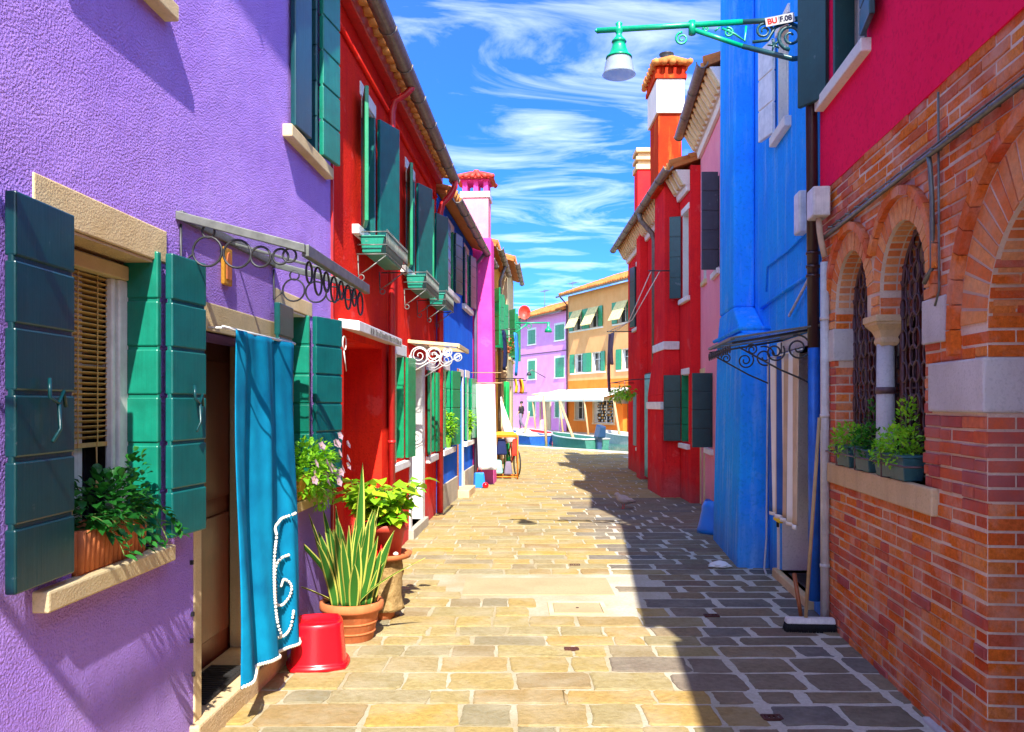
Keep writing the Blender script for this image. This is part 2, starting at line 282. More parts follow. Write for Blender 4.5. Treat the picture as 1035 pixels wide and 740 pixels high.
# ---------------------------------------------------------------- mesh helper
class MB:
    def __init__(s, xf=None): s.v = []; s.f = []; s.mi = []; s.sm = []; s.xf = xf or (lambda p: Vector(p)); s.mat = 0
    def add(s, vs, fs, smooth=False, raw=False, mi=None):
        b = len(s.v); s.v += [Vector(p) if raw else s.xf(p) for p in vs]
        for f in fs: s.f.append([b+i for i in f]); s.mi.append(s.mat if mi is None else mi); s.sm.append(smooth)
    def box(s, a0, a1, b0, b1, c0, c1, mi=None):
        s.add([(a0, b0, c0), (a1, b0, c0), (a1, b1, c0), (a0, b1, c0), (a0, b0, c1), (a1, b0, c1), (a1, b1, c1), (a0, b1, c1)],
              [(0, 3, 2, 1), (4, 5, 6, 7), (0, 1, 5, 4), (1, 2, 6, 5), (2, 3, 7, 6), (3, 0, 4, 7)], mi=mi)
    def hexa(s, v8, mi=None): s.add(v8, [(0, 3, 2, 1), (4, 5, 6, 7), (0, 1, 5, 4), (1, 2, 6, 5), (2, 3, 7, 6), (3, 0, 4, 7)], mi=mi)
    def prism(s, pts, o0, o1):      # polygon in (a, z), extruded along b
        n = len(pts); vs = [(p[0], o0, p[1]) for p in pts]+[(p[0], o1, p[1]) for p in pts]
        s.add(vs, [list(range(n))[::-1], list(range(n, 2*n))]+[(i, (i+1) % n, n+(i+1) % n, n+i) for i in range(n)])
    def tube(s, path, r, n=8, caps=True, closed=False, smooth=True, mi=None):
        P = [s.xf(p) for p in path]; m = len(P); rs = r if isinstance(r, (list, tuple)) else [r]*m
        up = None; vs = []
        for i in range(m):
            if closed: t = P[(i+1) % m]-P[i-1]
            else: t = P[min(i+1, m-1)]-P[max(i-1, 0)]
            if t.length < 1e-9: t = Vector((0, 0, 1))
            t.normalize()
            if up is None:
                up = Vector((0, 0, 1)) if abs(t.z) < .9 else Vector((1, 0, 0))
            up = (up-t*up.dot(t))
            if up.length < 1e-6: up = t.orthogonal()
            up.normalize(); q = t.cross(up)
            for k in range(n):
                a = 2*math.pi*k/n; vs.append(P[i]+(up*math.cos(a)+q*math.sin(a))*rs[i])
        fs = []
        for i in range(m if closed else m-1):
            j = (i+1) % m
            for k in range(n): fs.append((i*n+k, i*n+(k+1) % n, j*n+(k+1) % n, j*n+k))
        if caps and not closed: fs += [list(range(n))[::-1], list(range((m-1)*n, m*n))]
        s.add(vs, fs, smooth, raw=True, mi=mi)
    def lathe(s, c, prof, n=24, smooth=True, mi=None, sq=None):
        vs = []
        for r, z in prof:
            for k in range(n):
                a = 2*math.pi*k/n; rr = r
                if sq: rr = r*(1/max(abs(math.cos(a)), abs(math.sin(a))))**sq
                vs.append((c[0]+rr*math.cos(a), c[1]+rr*math.sin(a), c[2]+z))
        m = len(prof); fs = [(i*n+k, i*n+(k+1) % n, (i+1)*n+(k+1) % n, (i+1)*n+k) for i in range(m-1) for k in range(n)]
        fs += [list(range(n))[::-1], list(range((m-1)*n, m*n))]
        s.add(vs, fs, smooth, mi=mi)
    def grid(s, fn, nu, nv, mi=None, smooth=True):
        vs = [fn(i/nu, j/nv) for j in range(nv+1) for i in range(nu+1)]
        for j in range(nv):
            for i in range(nu):
                pass
        fs = [(j*(nu+1)+i, j*(nu+1)+i+1, (j+1)*(nu+1)+i+1, (j+1)*(nu+1)+i) for j in range(nv) for i in range(nu)]
        b = len(s.v); s.v += [s.xf(p) for p in vs]
        for q, f in enumerate(fs):
            s.f.append([b+i for i in f]); s.sm.append(smooth)
            s.mi.append(mi((q % nu+.5)/nu, (q//nu+.5)/nv) if callable(mi) else (mi or 0))
    def leaf(s, p, d, w, l, droop=.2, mi=None):
        p = Vector(p); d = Vector(d).normalized(); side = d.cross(Vector((0, 0, 1)))
        if side.length < .1: side = Vector((1, 0, 0))
        side.normalize(); side = (side+Vector((random.uniform(-.4, .4), random.uniform(-.4, .4), random.uniform(-.4, .4)))).normalized()
        nn = side.cross(d).normalized(); dr = Vector((0, 0, -droop*l))
        vs = [p, p+d*l*.35+side*w*.5+nn*w*.10, p+d*l*.7+side*w*.36+nn*w*.06+dr*.4, p+d*l+dr, p+d*l*.7-side*w*.36+nn*w*.06+dr*.4, p+d*l*.35-side*w*.5+nn*w*.10, p+d*l*.38-nn*w*.06, p+d*l*.7-nn*w*.04+dr*.4]
        s.add(vs, [(0, 6, 1), (1, 6, 7, 2), (2, 7, 3), (0, 5, 6), (5, 4, 7, 6), (4, 3, 7)], True, mi=mi)
    def build(s, name, mats, parent=None, bevel=0, solid=0, recalc=True):
        EACH = {'door_jamb': 'door_jamb', 'impost': 'impost', 'door_panels': 'door_panel', 'hinge_pins': 'hinge_pin', 'mouldings': 'moulding', 'white_band': 'white_band', 'cap_posts': 'cap_post', 'wings': 'wing', 'legs': 'leg', 'thwarts': 'thwart', 'latches': 'latch', 'inner_walls': 'inner_wall', 'door_surround': 'door_surround', 'window_sill': 'window_sill', 'rods': 'rod', 'inner_frame': 'inner_frame', 'plinth': 'plinth', 'cornice': 'cornice', 'trousers': 'trousers'}
        if name in EACH and name != 'trousers' and len(s.f) < 4000:
            par = list(range(len(s.v)))
            def fd(i):
                while par[i] != i: par[i] = par[par[i]]; i = par[i]
                return i
            for f in s.f:
                for i in f[1:]: par[fd(i)] = fd(f[0])
            comps = {}
            for k, f in enumerate(s.f): comps.setdefault(fd(f[0]), []).append(k)
            if len(comps) > 1:
                first = None
                for fs in comps.values():
                    q = MB(); ids = {}
                    for k in fs:
                        for i in s.f[k]:
                            if i not in ids: ids[i] = len(q.v); q.v.append(s.v[i])
                        q.f.append([ids[i] for i in s.f[k]]); q.mi.append(s.mi[k]); q.sm.append(s.sm[k])
                    o = q.build(EACH[name]+'' , mats, parent, bevel, solid, recalc); first = first or o
                return first
            name = EACH[name]
        me = bpy.data.meshes.new(name); me.from_pydata([tuple(v) for v in s.v], [], s.f)
        if not isinstance(mats, (list, tuple)): mats = [mats]
        for m in mats: me.materials.append(M[m] if isinstance(m, str) else m)
        for p, mi, sm in zip(me.polygons, s.mi, s.sm): p.material_index = mi; p.use_smooth = sm
        if recalc:
            b = bmesh.new(); b.from_mesh(me); bmesh.ops.recalc_face_normals(b, faces=b.faces); b.to_mesh(me); b.free()
        o = bpy.data.objects.new(name, me); COL.objects.link(o)
        if parent: o.parent = parent
        if solid:
            q = o.modifiers.new('thickness', 'SOLIDIFY'); q.thickness = solid
        if bevel:
            q = o.modifiers.new('edges', 'BEVEL'); q.width = bevel; q.segments = 2; q.limit_method = 'ANGLE'; q.angle_limit = R(40)
        return o
def tag(o, label, cat, group=None, kind=None):
    if label: o['label'] = label
    if cat: o['category'] = cat
    if group: o['group'] = group
    if kind: o['kind'] = kind
    return o
def thing(name, label, cat, loc=(0, 0, 0), rz=0, group=None):
    o = bpy.data.objects.new(name, None); COL.objects.link(o); o.location = loc; o.rotation_euler = (0, 0, rz); o.empty_display_size = .1
    return tag(o, label, cat, group)
def structure(name, mb, mat, **k):
    o = mb.build(name, mat, **k); o['kind'] = 'structure'; return o

# ---------------------------------------------------------------- house frame: s along the wall, o out of it, z up
class House:
    def __init__(h, name, label, P0, d, out, s0, cat='house'):
        h.P0 = Vector((*P0, 0)); h.d = Vector((*d, 0)); h.k = h.d.length; u = h.d/h.k
        n = Vector((-u.y, u.x, 0)); h.sx = 1 if n.dot(Vector((*out, 0))) > 0 else -1
        h.n = n*h.sx; h.s0 = s0; lx = u*h.sx
        h.rz = math.atan2(lx.y, lx.x)
        h.root = thing(name, label, cat, h.P0+h.d*s0, h.rz)
    def xf(h, p): return Vector((h.sx*(p[0]-h.s0)*h.k, p[1], p[2]))
    def mb(h): return MB(h.xf)
    def world(h, s, o, z): return h.P0+h.d*s+h.n*o+Vector((0, 0, z))
    def thing(h, name, label, cat, s, o, z, group=None): return thing(name, label, cat, h.world(s, o, z), h.rz, group)
def rect(a0, a1, z0, z1): return [(a0, z0), (a1, z0), (a1, z1), (a0, z1)]
def arch(c, r, z0, zs, n=16):
    return [(c-r, z0), (c+r, z0)]+[(c+r*math.cos(math.pi*i/n), zs+r*math.sin(math.pi*i/n)) for i in range(n+1)]
def facade(h, s0, s1, z0, z1, holes, mat, t=.35, o=0, name='wall', outline=None):
    cu = bpy.data.curves.new('tmp', 'CURVE'); cu.dimensions = '2D'; cu.fill_mode = 'BOTH'; cu.extrude = t/2
    for poly in [outline or rect(s0, s1, z0, z1)]+holes:
        sp = cu.splines.new('POLY'); sp.points.add(len(poly)-1); sp.use_cyclic_u = True
        for q, (a, z) in zip(sp.points, poly): q.co = (a, z, 0, 1)
    ob = bpy.data.objects.new('tmp', cu); COL.objects.link(ob)
    bpy.context.view_layer.update()
    me = bpy.data.meshes.new_from_object(ob.evaluated_get(bpy.context.evaluated_depsgraph_get()))
    bpy.data.objects.remove(ob); bpy.data.curves.remove(cu)
    for v in me.vertices:
        a, z, q = v.co; v.co = h.xf((a, o-t/2+q, z))
    b = bmesh.new(); b.from_mesh(me); bmesh.ops.remove_doubles(b, verts=b.verts, dist=.0005); bmesh.ops.recalc_face_normals(b, faces=b.faces)
    for f in b.faces: f.smooth = False
    b.to_mesh(me); b.free(); me.materials.clear(); me.materials.append(M[mat])
    for p in me.polygons: p.material_index = 0
    me.name = name
    w = bpy.data.objects.new(name, me); COL.objects.link(w); w.parent = h.root
    return w
def body(h, s0, s1, z1, mat, depth=5, o=-.36, name='side_walls'):
    m = h.mb(); m.box(s0, s1, -depth, o, -.1, z1-.01); return m.build(name, mat, h.root)
def roof(h, s0, s1, ze, depth=5, over=.28, pitch=.33, tiles=True, mat='tiles', step=.21, soffit=None):
    m = h.mb(); mid = depth/2; zr = ze+(mid+over)*pitch
    m.hexa([(s0, over, ze), (s1, over, ze), (s1, -mid, zr), (s0, -mid, zr), (s0, over, ze+.06), (s1, over, ze+.06), (s1, -mid, zr+.06), (s0, -mid, zr+.06)])
    m.hexa([(s0, -mid, zr), (s1, -mid, zr), (s1, -depth-over, ze), (s0, -depth-over, ze), (s0, -mid, zr+.06), (s1, -mid, zr+.06), (s1, -depth-over, ze+.06), (s0, -depth-over, ze+.06)])
    if tiles:
        n = int(abs(s1-s0)*h.k/step)
        for i in range(n):
            s = s0+(i+.5)*(s1-s0)/n
            k = 9
            for j in range(k):
                t0, t1 = j/k, (j+1)/k+.02
                f = lambda t: (s, over+.03-(over+.03+mid)*t, ze+.075+(zr-ze)*t)
                a, b_ = f(t0), f(min(t1, 1)); m.tube([(a[0], a[1], a[2]+.008), b_], [.078, .062], 7, caps=True)
    r = m.build('roof', mat, h.root)
    return r
def gutter(h, s0, s1, o, z, r=.07, mat='gutter'):
    m = h.mb(); L_ = abs(s1-s0)*h.k; n = max(2, int(L_/.75))
    k = 9
    # half-round trough with rims, modelled as a swept open profile
    prof = [(math.cos(math.pi+math.pi*i/k)*r, math.sin(math.pi+math.pi*i/k)*r) for i in range(k+1)]
    inner = [(x*.88, y*.88) for x, y in prof[::-1]]
    pr = prof+inner; q = len(pr)
    vs = [(s, o+x, z+y) for s in (s0, s1) for x, y in pr]
    m.add(vs, [(i, (i+1) % q, q+(i+1) % q, q+i) for i in range(q)]+[list(range(q)), list(range(q, 2*q))], False)
    for i in range(n+1):
        s = s0+(s1-s0)*i/n
        m.tube([(s, o+x*1.06, z+y*1.06) for x, y in prof], .008, 5)
    for i in range(2*n): pass
    return m.build('gutter', mat, h.root)
def panel(mb, p0, p1, z0, z1, n=5, th=.035):
    """board shutter leaf from p0 to p1 in (s,o): core plus raised boards on both faces"""
    (a0, b0), (a1, b1) = p0, p1; L_ = math.hypot(a1-a0, b1-b0); ux, uy = (a1-a0)/L_, (b1-b0)/L_; nx, ny = -uy, ux
    def bx(l0, l1, t0, t1, c0, c1):
        q = lambda l, t, c: (a0+ux*l+nx*t, b0+uy*l+ny*t, c)
        mb.hexa([q(l0, t0, c0), q(l1, t0, c0), q(l1, t1, c0), q(l0, t1, c0), q(l0, t0, c1), q(l1, t0, c1), q(l1, t1, c1), q(l0, t1, c1)])
    if n <= 1:
        bx(0, L_, -th/2, th/2, z0, z1); return
    bx(.001, L_-.001, -th*.28, th*.28, z0+.002, z1-.002)
    hh = (z1-z0)/n
    for i in range(n):
        bx(0, L_, -th/2, th/2, z0+hh*i+(.007 if i else 0), z0+hh*(i+1)-(.007 if i < n-1 else 0))
def catch(mb, p, nrm, s=1.0):
    x, y, z = p; nx, ny = nrm
    mb.tube([(x+nx*.012, y+ny*.012, z+.05*s), (x+nx*.02+ny*.03*s, y+ny*.02-nx*.03*s, z+.03*s), (x+nx*.02+ny*.02*s, y+ny*.02-nx*.02*s, z-.02*s), (x+nx*.02-ny*.02*s, y+ny*.02+nx*.02*s, z-.04*s), (x+nx*.03-ny*.03*s, y+ny*.03+nx*.03*s, z)], .004*s+.001, 5)
def window(h, s0, s1, z0, z1, depth=.2, frame='whitepaint', lintel=None, sill=None, leaves=(), glass='glass', mull=True, surround=None, lining='whitewall', trim='marble'):
    """opening already cut in the wall; leaves = list of (p0,p1,z0,z1,boards,material)"""
    m = h.mb(); m.box(s0-.01, s1+.01, -depth-.03, -depth, z0-.01, z1+.01)
    w = m.build('window', glass, h.root)
    f = h.mb(); t = .05
    f.box(s0, s0+t, -depth, -depth+.045, z0, z1); f.box(s1-t, s1, -depth, -depth+.045, z0, z1)
    f.box(s0+t, s1-t, -depth, -depth+.045, z0, z0+t); f.box(s0+t, s1-t, -depth, -depth+.045, z1-t, z1)
    if mull:
        c = (s0+s1)/2; f.box(c-.03, c+.03, -depth, -depth+.042, z0+t, z1-t)
        f.box(s0+t, s1-t, -depth, -depth+.03, z0+(z1-z0)*.62, z0+(z1-z0)*.62+.025)
    f.build('frame', frame, w, bevel=.004)
    if lining:
        q = h.mb(); q.box(s0, s0+.012, -depth+.046, -.003, z0+.012, z1-.012); q.box(s1-.012, s1, -depth+.046, -.003, z0+.012, z1-.012); q.box(s0, s1, -depth+.046, -.003, z1-.012, z1-.001)
        q.build('reveal', lining, w)
    if lintel:
        q = h.mb(); a0, a1, c0, c1, o = lintel; q.box(a0, a1, -.05, o, c0, c1); q.build('lintel', trim, w, bevel=.006)
    if sill:
        q = h.mb(); a0, a1, c0, c1, o = sill; q.box(a0, a1, -depth+.05, o, c0, c1); q.build('sill', trim, w, bevel=.008)
    if surround:
        q = h.mb(); e, o = surround
        q.box(s0-e, s0, -.05, o, z0, z1); q.box(s1, s1+e, -.05, o, z0, z1); q.box(s0-e, s1+e, -.05, o, z1, z1+e); q.box(s0-e-.02, s1+e+.02, -.05, o+.03, z0-.07, z0)
        q.build('surround', trim if surround and trim else 'whitepaint', w, bevel=.004)
    for lf in leaves:
        p0, p1, a, b_, n, mt = lf[:6]
        q = h.mb(); panel(q, p0, p1, a, b_, n); sh = q.build('shutter', mt, w, bevel=.006)
    return w
def folds(sn, sf, z0, z1, near='tealmid', far='tealbright', n=5, w=.34, out0=.045, ang=.06, depth=.13):
    """Burano style: a leaf flat on the wall on each side of the opening, its folded half in the reveal"""
    return [((sn-.01, .03), (sn-w, out0), z0, z1, n, near), ((sf-.02, -depth), (sf-.02, .02), z0, z1, n, far),
            ((sf+.01, .045), (sf+w, .045+ang), z0, z1, n, near)]
def ring(mb, c, r, axis='ao', t=.006, n=20, turns=1.0, r1=None, ph=0):
    pts = []; N_ = int(n*turns)
    for i in range(N_+(0 if turns == 1 else 1)):
        a = ph+2*math.pi*i/n; rr = r if r1 is None else r+(r1-r)*i/N_
        u, v = rr*math.cos(a), rr*math.sin(a)
        if axis == 'az': pts.append((c[0]+u, c[1], c[2]+v))
        elif axis == 'oz': pts.append((c[0], c[1]+u, c[2]+v))
    mb.tube(pts, t, 6, closed=(turns == 1), caps=turns != 1)
def foliage(mb, c, rad, n, size, mi=0, up=.3, droop=.3, jit=.3):
    for _ in range(n):
        while True:
            v = Vector((random.uniform(-1, 1), random.uniform(-1, 1), random.uniform(-1, 1)))
            if .15 < v.length < 1: break
        p = Vector((c[0]+v.x*rad[0], c[1]+v.y*rad[1], c[2]+v.z*rad[2]))
        d = Vector((v.x, v.y, v.z*.5+up))+Vector((random.gauss(0, jit), random.gauss(0, jit), random.gauss(0, jit)))
        sz = size*random.uniform(.6, 1.25)
        mb.leaf(p, d, sz*.62, sz, droop, mi=mi if not isinstance(mi, (list, tuple)) else random.choice(mi))

# ================================================================ GROUND
EDGE = lambda x: 32.65-1.269*x
NEARHOLE = None
m = MB(); xs = [-9, -6, -3, 0, 3, 6, 9, 12]
m.add([(-9, -12, 0), (12, -12, 0)]+[(x, EDGE(x), 0) for x in xs[::-1]]+[(-9, -12, -.7), (12, -12, -.7)]+[(x, EDGE(x), -.7) for x in xs[::-1]],
      [list(range(10)), list(range(10, 20))]+[(i, (i+1) % 10, 10+(i+1) % 10, 10+i) for i in range(10)])
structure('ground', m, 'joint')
rnd = random.Random(3)
m = MB(); mR = MB()
def in_rect(x, y, r): return r[0] < x < r[1] and r[2] < y < r[3]
SLAB = (-.42, .86, 7.0, 7.72); MAN = (.28, .74, 6.33, 6.80)
def stone(m, x0, x1, y0, y1, far):
    w, l = x1-x0, y1-y0; c = min(w, l)*rnd.uniform(.02, .09)
    base = [(x0+c, y0), ((x0+x1)/2, y0), (x1-c, y0), (x1, y0+c), (x1, (y0+y1)/2), (x1, y1-c), (x1-c, y1), ((x0+x1)/2, y1), (x0+c, y1), (x0, y1-c), (x0, (y0+y1)/2), (x0, y0+c)]
    if far: base = [base[i] for i in (0, 2, 3, 5, 6, 8, 9, 11)]
    j = .011
    base = [(x+rnd.uniform(-j, j), y+rnd.uniform(-j, j)) for x, y in base]
    if not far:
        q = []
        for i, (ax, ay) in enumerate(base):
            bx_, by_ = base[(i+1) % len(base)]; q.append((ax, ay))
            for t_ in (.33, .67): q.append((ax+(bx_-ax)*t_+rnd.uniform(-.004, .004), ay+(by_-ay)*t_+rnd.uniform(-.004, .004)))
        base = q
    cx, cy = (x0+x1)/2, (y0+y1)/2
    h = rnd.uniform(.004, .009); tx, ty = rnd.uniform(-.006, .006), rnd.uniform(-.008, .008)
    n = len(base)
    lo = [(x, y, -.01) for x, y in base]
    mid_ = [(x, y, h*.5) for x, y in base]
    top = [(cx+(x-cx)*(1-.010/max(w, .1)*2), cy+(y-cy)*(1-.010/max(l, .1)*2), h+tx*(x-cx)+ty*(y-cy)) for x, y in base]
    m.add(lo+mid_+top, [(i, (i+1) % n, n+(i+1) % n, n+i) for i in range(n)]+[(n+i, n+(i+1) % n, 2*n+(i+1) % n, 2*n+i) for i in range(n)]+[list(range(2*n, 3*n))])
y = 1.2
while y < 33:
    pitch = rnd.uniform(.21, .32); x = -1.75+rnd.uniform(0, .35)
    while x < 3.3:
        w = rnd.choice([.20, .26, .30, .34, .38, .42, .50])*rnd.uniform(.9, 1.1) if y < 12 else rnd.uniform(.25, .6)
        gx = rnd.uniform(.012, .032) if (x < .9 or y > 12) else rnd.uniform(.035, .075); gy = (.018 if (x < .9 or y > 12) else .045)*(1 if y < 11 else .6)
        x0, x1, y0, y1 = x, x+w, y+rnd.uniform(-.012, .012), y+pitch-gy
        cx, cy = (x0+x1)/2, (y0+y1)/2
        ok = y1 < EDGE(x1)-.5
        for r in (SLAB, MAN):
            if x1 > r[0] and x0 < r[1] and y1 > r[2] and y0 < r[3]: ok = False
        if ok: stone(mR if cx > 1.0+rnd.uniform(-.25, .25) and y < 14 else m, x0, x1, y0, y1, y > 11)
        x = x1+gx
    y += pitch
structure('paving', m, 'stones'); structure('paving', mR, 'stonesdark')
m = MB(); m.box(SLAB[0], SLAB[1], SLAB[2]+.02, SLAB[3]-.02, -.02, .006); structure('cement_patch', m, 'slab', bevel=.004)
m = MB(); m.add([(-9, EDGE(-9)-.45, .012), (12, EDGE(12)-.45, .012), (12, EDGE(12)+.04, .012), (-9, EDGE(-9)+.04, .012), (-9, EDGE(-9)-.45, -.1), (12, EDGE(12)-.45, -.1), (12, EDGE(12)+.04, -.1), (-9, EDGE(-9)+.04, -.1)],
      [(0, 1, 2, 3), (4, 5, 6, 7), (0, 1, 5, 4), (1, 2, 6, 5), (2, 3, 7, 6), (3, 0, 4, 7)]); structure('quay_kerb', m, 'kerb')
m = MB(); m.add([(-400, -300, -.15), (400, -300, -.15), (400, 800, -.15), (-400, 800, -.15)], [(0, 1, 2, 3)]); structure('water', m, 'water')
# inspection cover and rusty drains
r = thing('manhole_cover', 'square stone inspection cover in the sunlit middle of the paving', 'manhole cover', ((MAN[0]+MAN[1])/2, (MAN[2]+MAN[3])/2, 0))
m = MB(); a, b = .225, .205
for q in ((-a, a, -b, -b+.035), (-a, a, b-.035, b), (-a, -a+.035, -b+.035, b-.035), (a-.035, a, -b+.035, b-.035)): m.box(*q, -.01, .010)
m.build('frame', 'marble', r); m = MB(); m.box(-a+.042, a-.042, -b+.042, b-.042, -.01, .006); m.build('lid', 'slab', r); m = MB(); m.lathe((0, 0, 0), [(.012, .005), (.012, .009)], 10); m.build('lifting_hole', 'rust', r)
for lab, x, y, w, l in (('small rusty drain grate in the sunlit stones nearest the red bucket', .385, 5.46, .045, .028), ('small rusty drain grate lying in the shade nearest the brick corner', 1.32, 4.27, .05, .032),
                        ('small dark drain grate in the shaded paving between shadow edge and broom', 1.50, 6.32, .055, .035), ('tiny rusty drain grate beyond the cement patch in the sun', .62, 8.3, .05, .04)):
    r = thing('drain_grate', lab, 'drain grate', (x, y, 0), 0, 'rusty drain grates in the paving')
    m = MB()
    for q in ((-w, w, -l, -l+.012), (-w, w, l-.012, l), (-w, -w+.012, -l+.012, l-.012), (w-.012, w, -l+.012, l-.012)): m.box(*q, -.01, .013)
    m.build('frame', 'rust', r); m = MB()
    for i in range(4): m.box(-w+.02+i*w*.48, -w+.03+i*w*.48, -l+.01, l-.01, -.005, .011)
    m.build('bars', 'rust', r)

# ================================================================ LEFT: PURPLE HOUSE
P = House('purple_house', 'lilac purple stucco house with teal shutters filling the left edge', (-1.64, 0), (.0415, 1), (1, 0), 6.4)
H = P
facade(P, -6, 6.4, -.1, 5.3, [rect(2.90, 3.54, 1.0, 2.2), rect(3.98, 5.16, .10, 1.95), rect(5.32, 5.76, .98, 2.2), rect(2.72, 3.5, 3.31, 4.5), rect(5.55, 5.93, 3.35, 4.6)], 'purple')
body(P, -6, 6.4, 5.3, 'purple'); roof(P, -6, 6.4, 5.3, over=.22)
gutter(P, -6, 6.36, .24, 5.28)
T = [((2.84, .03), (2.50, .045), 1.03, 2.235, 6, 'teal'), ((3.52, -.13), (3.52, .02), 1.03, 2.235, 6, 'tealbright'), ((3.55, .045), (3.83, .075), 1.03, 2.235, 6, 'tealmid')]
w1 = window(P, 2.90, 3.54, 1.0, 2.2, .2, 'whitepaint', (2.68, 3.62, 2.2, 2.34, .006), (2.68, 3.60, .93, 1.0, .055), T, lining='sillstone')
m = P.mb()                                                        # scroll latches
for (s, o) in ((2.68, .075), (3.72, .095)):
    pts = [(s-.03, o, 1.86), (s-.045, o+.01, 1.80), (s, o+.012, 1.78), (s+.03, o+.01, 1.82), (s+.05, o+.005, 1.77)]
    for zoff in (-.18,): m.tube([(a, b, c+zoff) for a, b, c in pts], .006, 6); m.tube([(s, o+.012, 1.60), (s+.01, o+.012, 1.52), (s-.03, o+.01, 1.48)], .006, 6)
m.build('latches', 'teal', w1)
m = P.mb()                                                        # slatted blind
for i in range(31):
    z = 1.46+i*.021; m.hexa([(2.93, -.165, z), (3.40, -.165, z), (3.40, -.14, z+.010), (2.93, -.14, z+.010), (2.93, -.165, z+.003), (3.40, -.165, z+.003), (3.40, -.14, z+.013), (2.93, -.14, z+.013)])
m.box(2.93, 3.40, -.165, -.14, 1.43, 1.447)
for s in (3.02, 3.18, 3.32): m.box(s, s+.006, -.139, -.137, 1.43, 2.11)
m.tube([(3.3, -.13, 1.43), (3.3, -.128, 1.3)], .003, 5); m.lathe((3.3, -.128, 1.26), [(.003, .05), (.010, .01), (.008, 0)], 8)
m.build('blind', 'blind', w1)
m = P.mb(); m.box(2.91, 3.50, -.17, -.10, 2.11, 2.17); m.build('blind_box', 'marble', w1, bevel=.006)
m = P.mb(); m.box(3.44, 3.53, -.15, -.11, 1.0, 2.11); m.box(3.40, 3.43, -.15, -.12, 1.0, 2.11); m.build('inner_frame', 'whitepaint', w1, bevel=.006)
w2 = window(P, 5.32, 5.76, .98, 2.2, .2, 'whitepaint', (5.06, 5.86, 2.2, 2.30, .006), (5.2, 6.22, .90, .97, .055), folds(5.30, 5.76, 1.0, 2.2, near='tealmid', w=.33, ang=.10, n=6), mull=False)
for c in list(w2.children):
    if c.name.startswith('sill'): c.data.materials[0] = M['ochrestone']; c['label'] = 'yellow ochre painted sill'
w3 = window(P, 5.55, 5.93, 3.35, 4.6, .2, 'whitepaint', None, (5.22, 6.24, 3.26, 3.34, .06),
       [((5.32, .035), (5.60, .06), 3.36, 4.6, 1, 'teal'), ((5.90, -.13), (5.90, .03), 3.36, 4.6, 5, 'teal'), ((5.95, .045), (6.25, .09), 3.36, 4.6, 5, 'tealbright')])
w4 = window(P, 2.72, 3.5, 3.31, 4.5, .2, 'whitepaint', None, (2.62, 3.62, 3.24, 3.31, .06), folds(2.72, 3.5, 3.33, 4.5)[:2])
# door: stone surround, step, brown leaf
d = P.mb(); d.box(3.97, 5.17, -.33, -.30, .1, 1.96); door = d.build('door', 'doorbrown', P.root)
m = P.mb(); m.box(4.05, 4.52, -.30, -.285, .25, .95); m.box(4.05, 4.52, -.30, -.285, 1.05, 1.85); m.box(4.62, 5.08, -.30, -.285, .25, .95); m.box(4.62, 5.08, -.30, -.285, 1.05, 1.85); m.build('door_panels', 'doorbrown', door, bevel=.008)
m = P.mb(); m.tube([(4.56, -.28, 1.0), (4.56, -.24, 1.0), (4.50, -.24, 1.0)], .009, 8); m.build('handle', 'aluminium', door)
m = P.mb(); m.box(3.90, 5.10, -.04, .008, 1.95, 2.09); m.build('door_lintel', 'marble', P.root, bevel=.006)
m = P.mb(); m.box(3.90, 3.979, -.29, .008, .12, 1.948); m.box(5.10, 5.159, -.29, .008, .12, 1.948); m.build('door_jamb', 'marble', P.root, bevel=.006)
m = P.mb(); m.box(3.86, 5.18, -.29, .045, -.02, .12); m.build('doorstep', 'sillstone', P.root, bevel=.012)
m = P.mb(); m.tube([(4.0, .10, 1.965), (5.14, .10, 1.965)], .008, 8); m.tube([(4.05, 0, 1.965), (4.05, .1, 1.965)], .006, 6); m.tube([(5.05, 0, 1.965), (5.05, .1, 1.965)], .006, 6); m.build('curtain_rod', 'whitepaint', P.root)
m = P.mb(); m.box(6.37, 6.395, .004, .02, -.0, 5.2); m.build('corner_cable', 'redpipe', P.root)
m = P.mb()
for (a, z) in ((3.87, .62), (3.86, .5), (3.88, .34), (3.86, .86)): m.box(a, a+.012, .001, .014, z, z+.02)
m.build('hinge_pins', 'iron', P.root)
# glass canopy over the door, with rings of wrought iron
def canopy(h, s0, s1, o, z0, z1, rings, name='door_canopy', frame='greyiron', rmat='iron', edge='canopyglass', fr=1):
    m = h.mb(); m.hexa([(s0, 0, z0), (s1, 0, z0), (s1, o, z1), (s0, o, z1), (s0, 0, z0+.006), (s1, 0, z0+.006), (s1, o, z1+.006), (s0, o, z1+.006)])
    c = m.build(name, edge, h.root)
    m = h.mb()
    for s in (s0, s1): m.hexa([(s-.014, 0, z0-.022*fr), (s+.014, 0, z0-.022*fr), (s+.014, o, z1-.022*fr), (s-.014, o, z1-.022*fr), (s-.014, 0, z0+.016*fr), (s+.014, 0, z0+.016*fr), (s+.014, o, z1+.016*fr), (s-.014, o, z1+.016*fr)])
    m.box(s0+.014, s1-.014, o-.02, o+.012, z1-.035*fr, z1+.018*fr); m.box(s0+.014, s1-.014, 0, .022, z0-.02, z0+.022)
    mid_ = (s0+s1)/2; m.hexa([(mid_-.01, .02, z0-.016), (mid_+.01, .02, z0-.016), (mid_+.01, o-.02, z1-.016), (mid_-.01, o-.02, z1-.016), (mid_-.01, .02, z0-.002), (mid_+.01, .02, z0-.002), (mid_+.01, o-.02, z1-.002), (mid_-.01, o-.02, z1-.002)])
    m.build('canopy_frame', frame, c, bevel=.003)
    m = h.mb(); rings(m); m.build('canopy_ironwork', rmat, c)
    return c
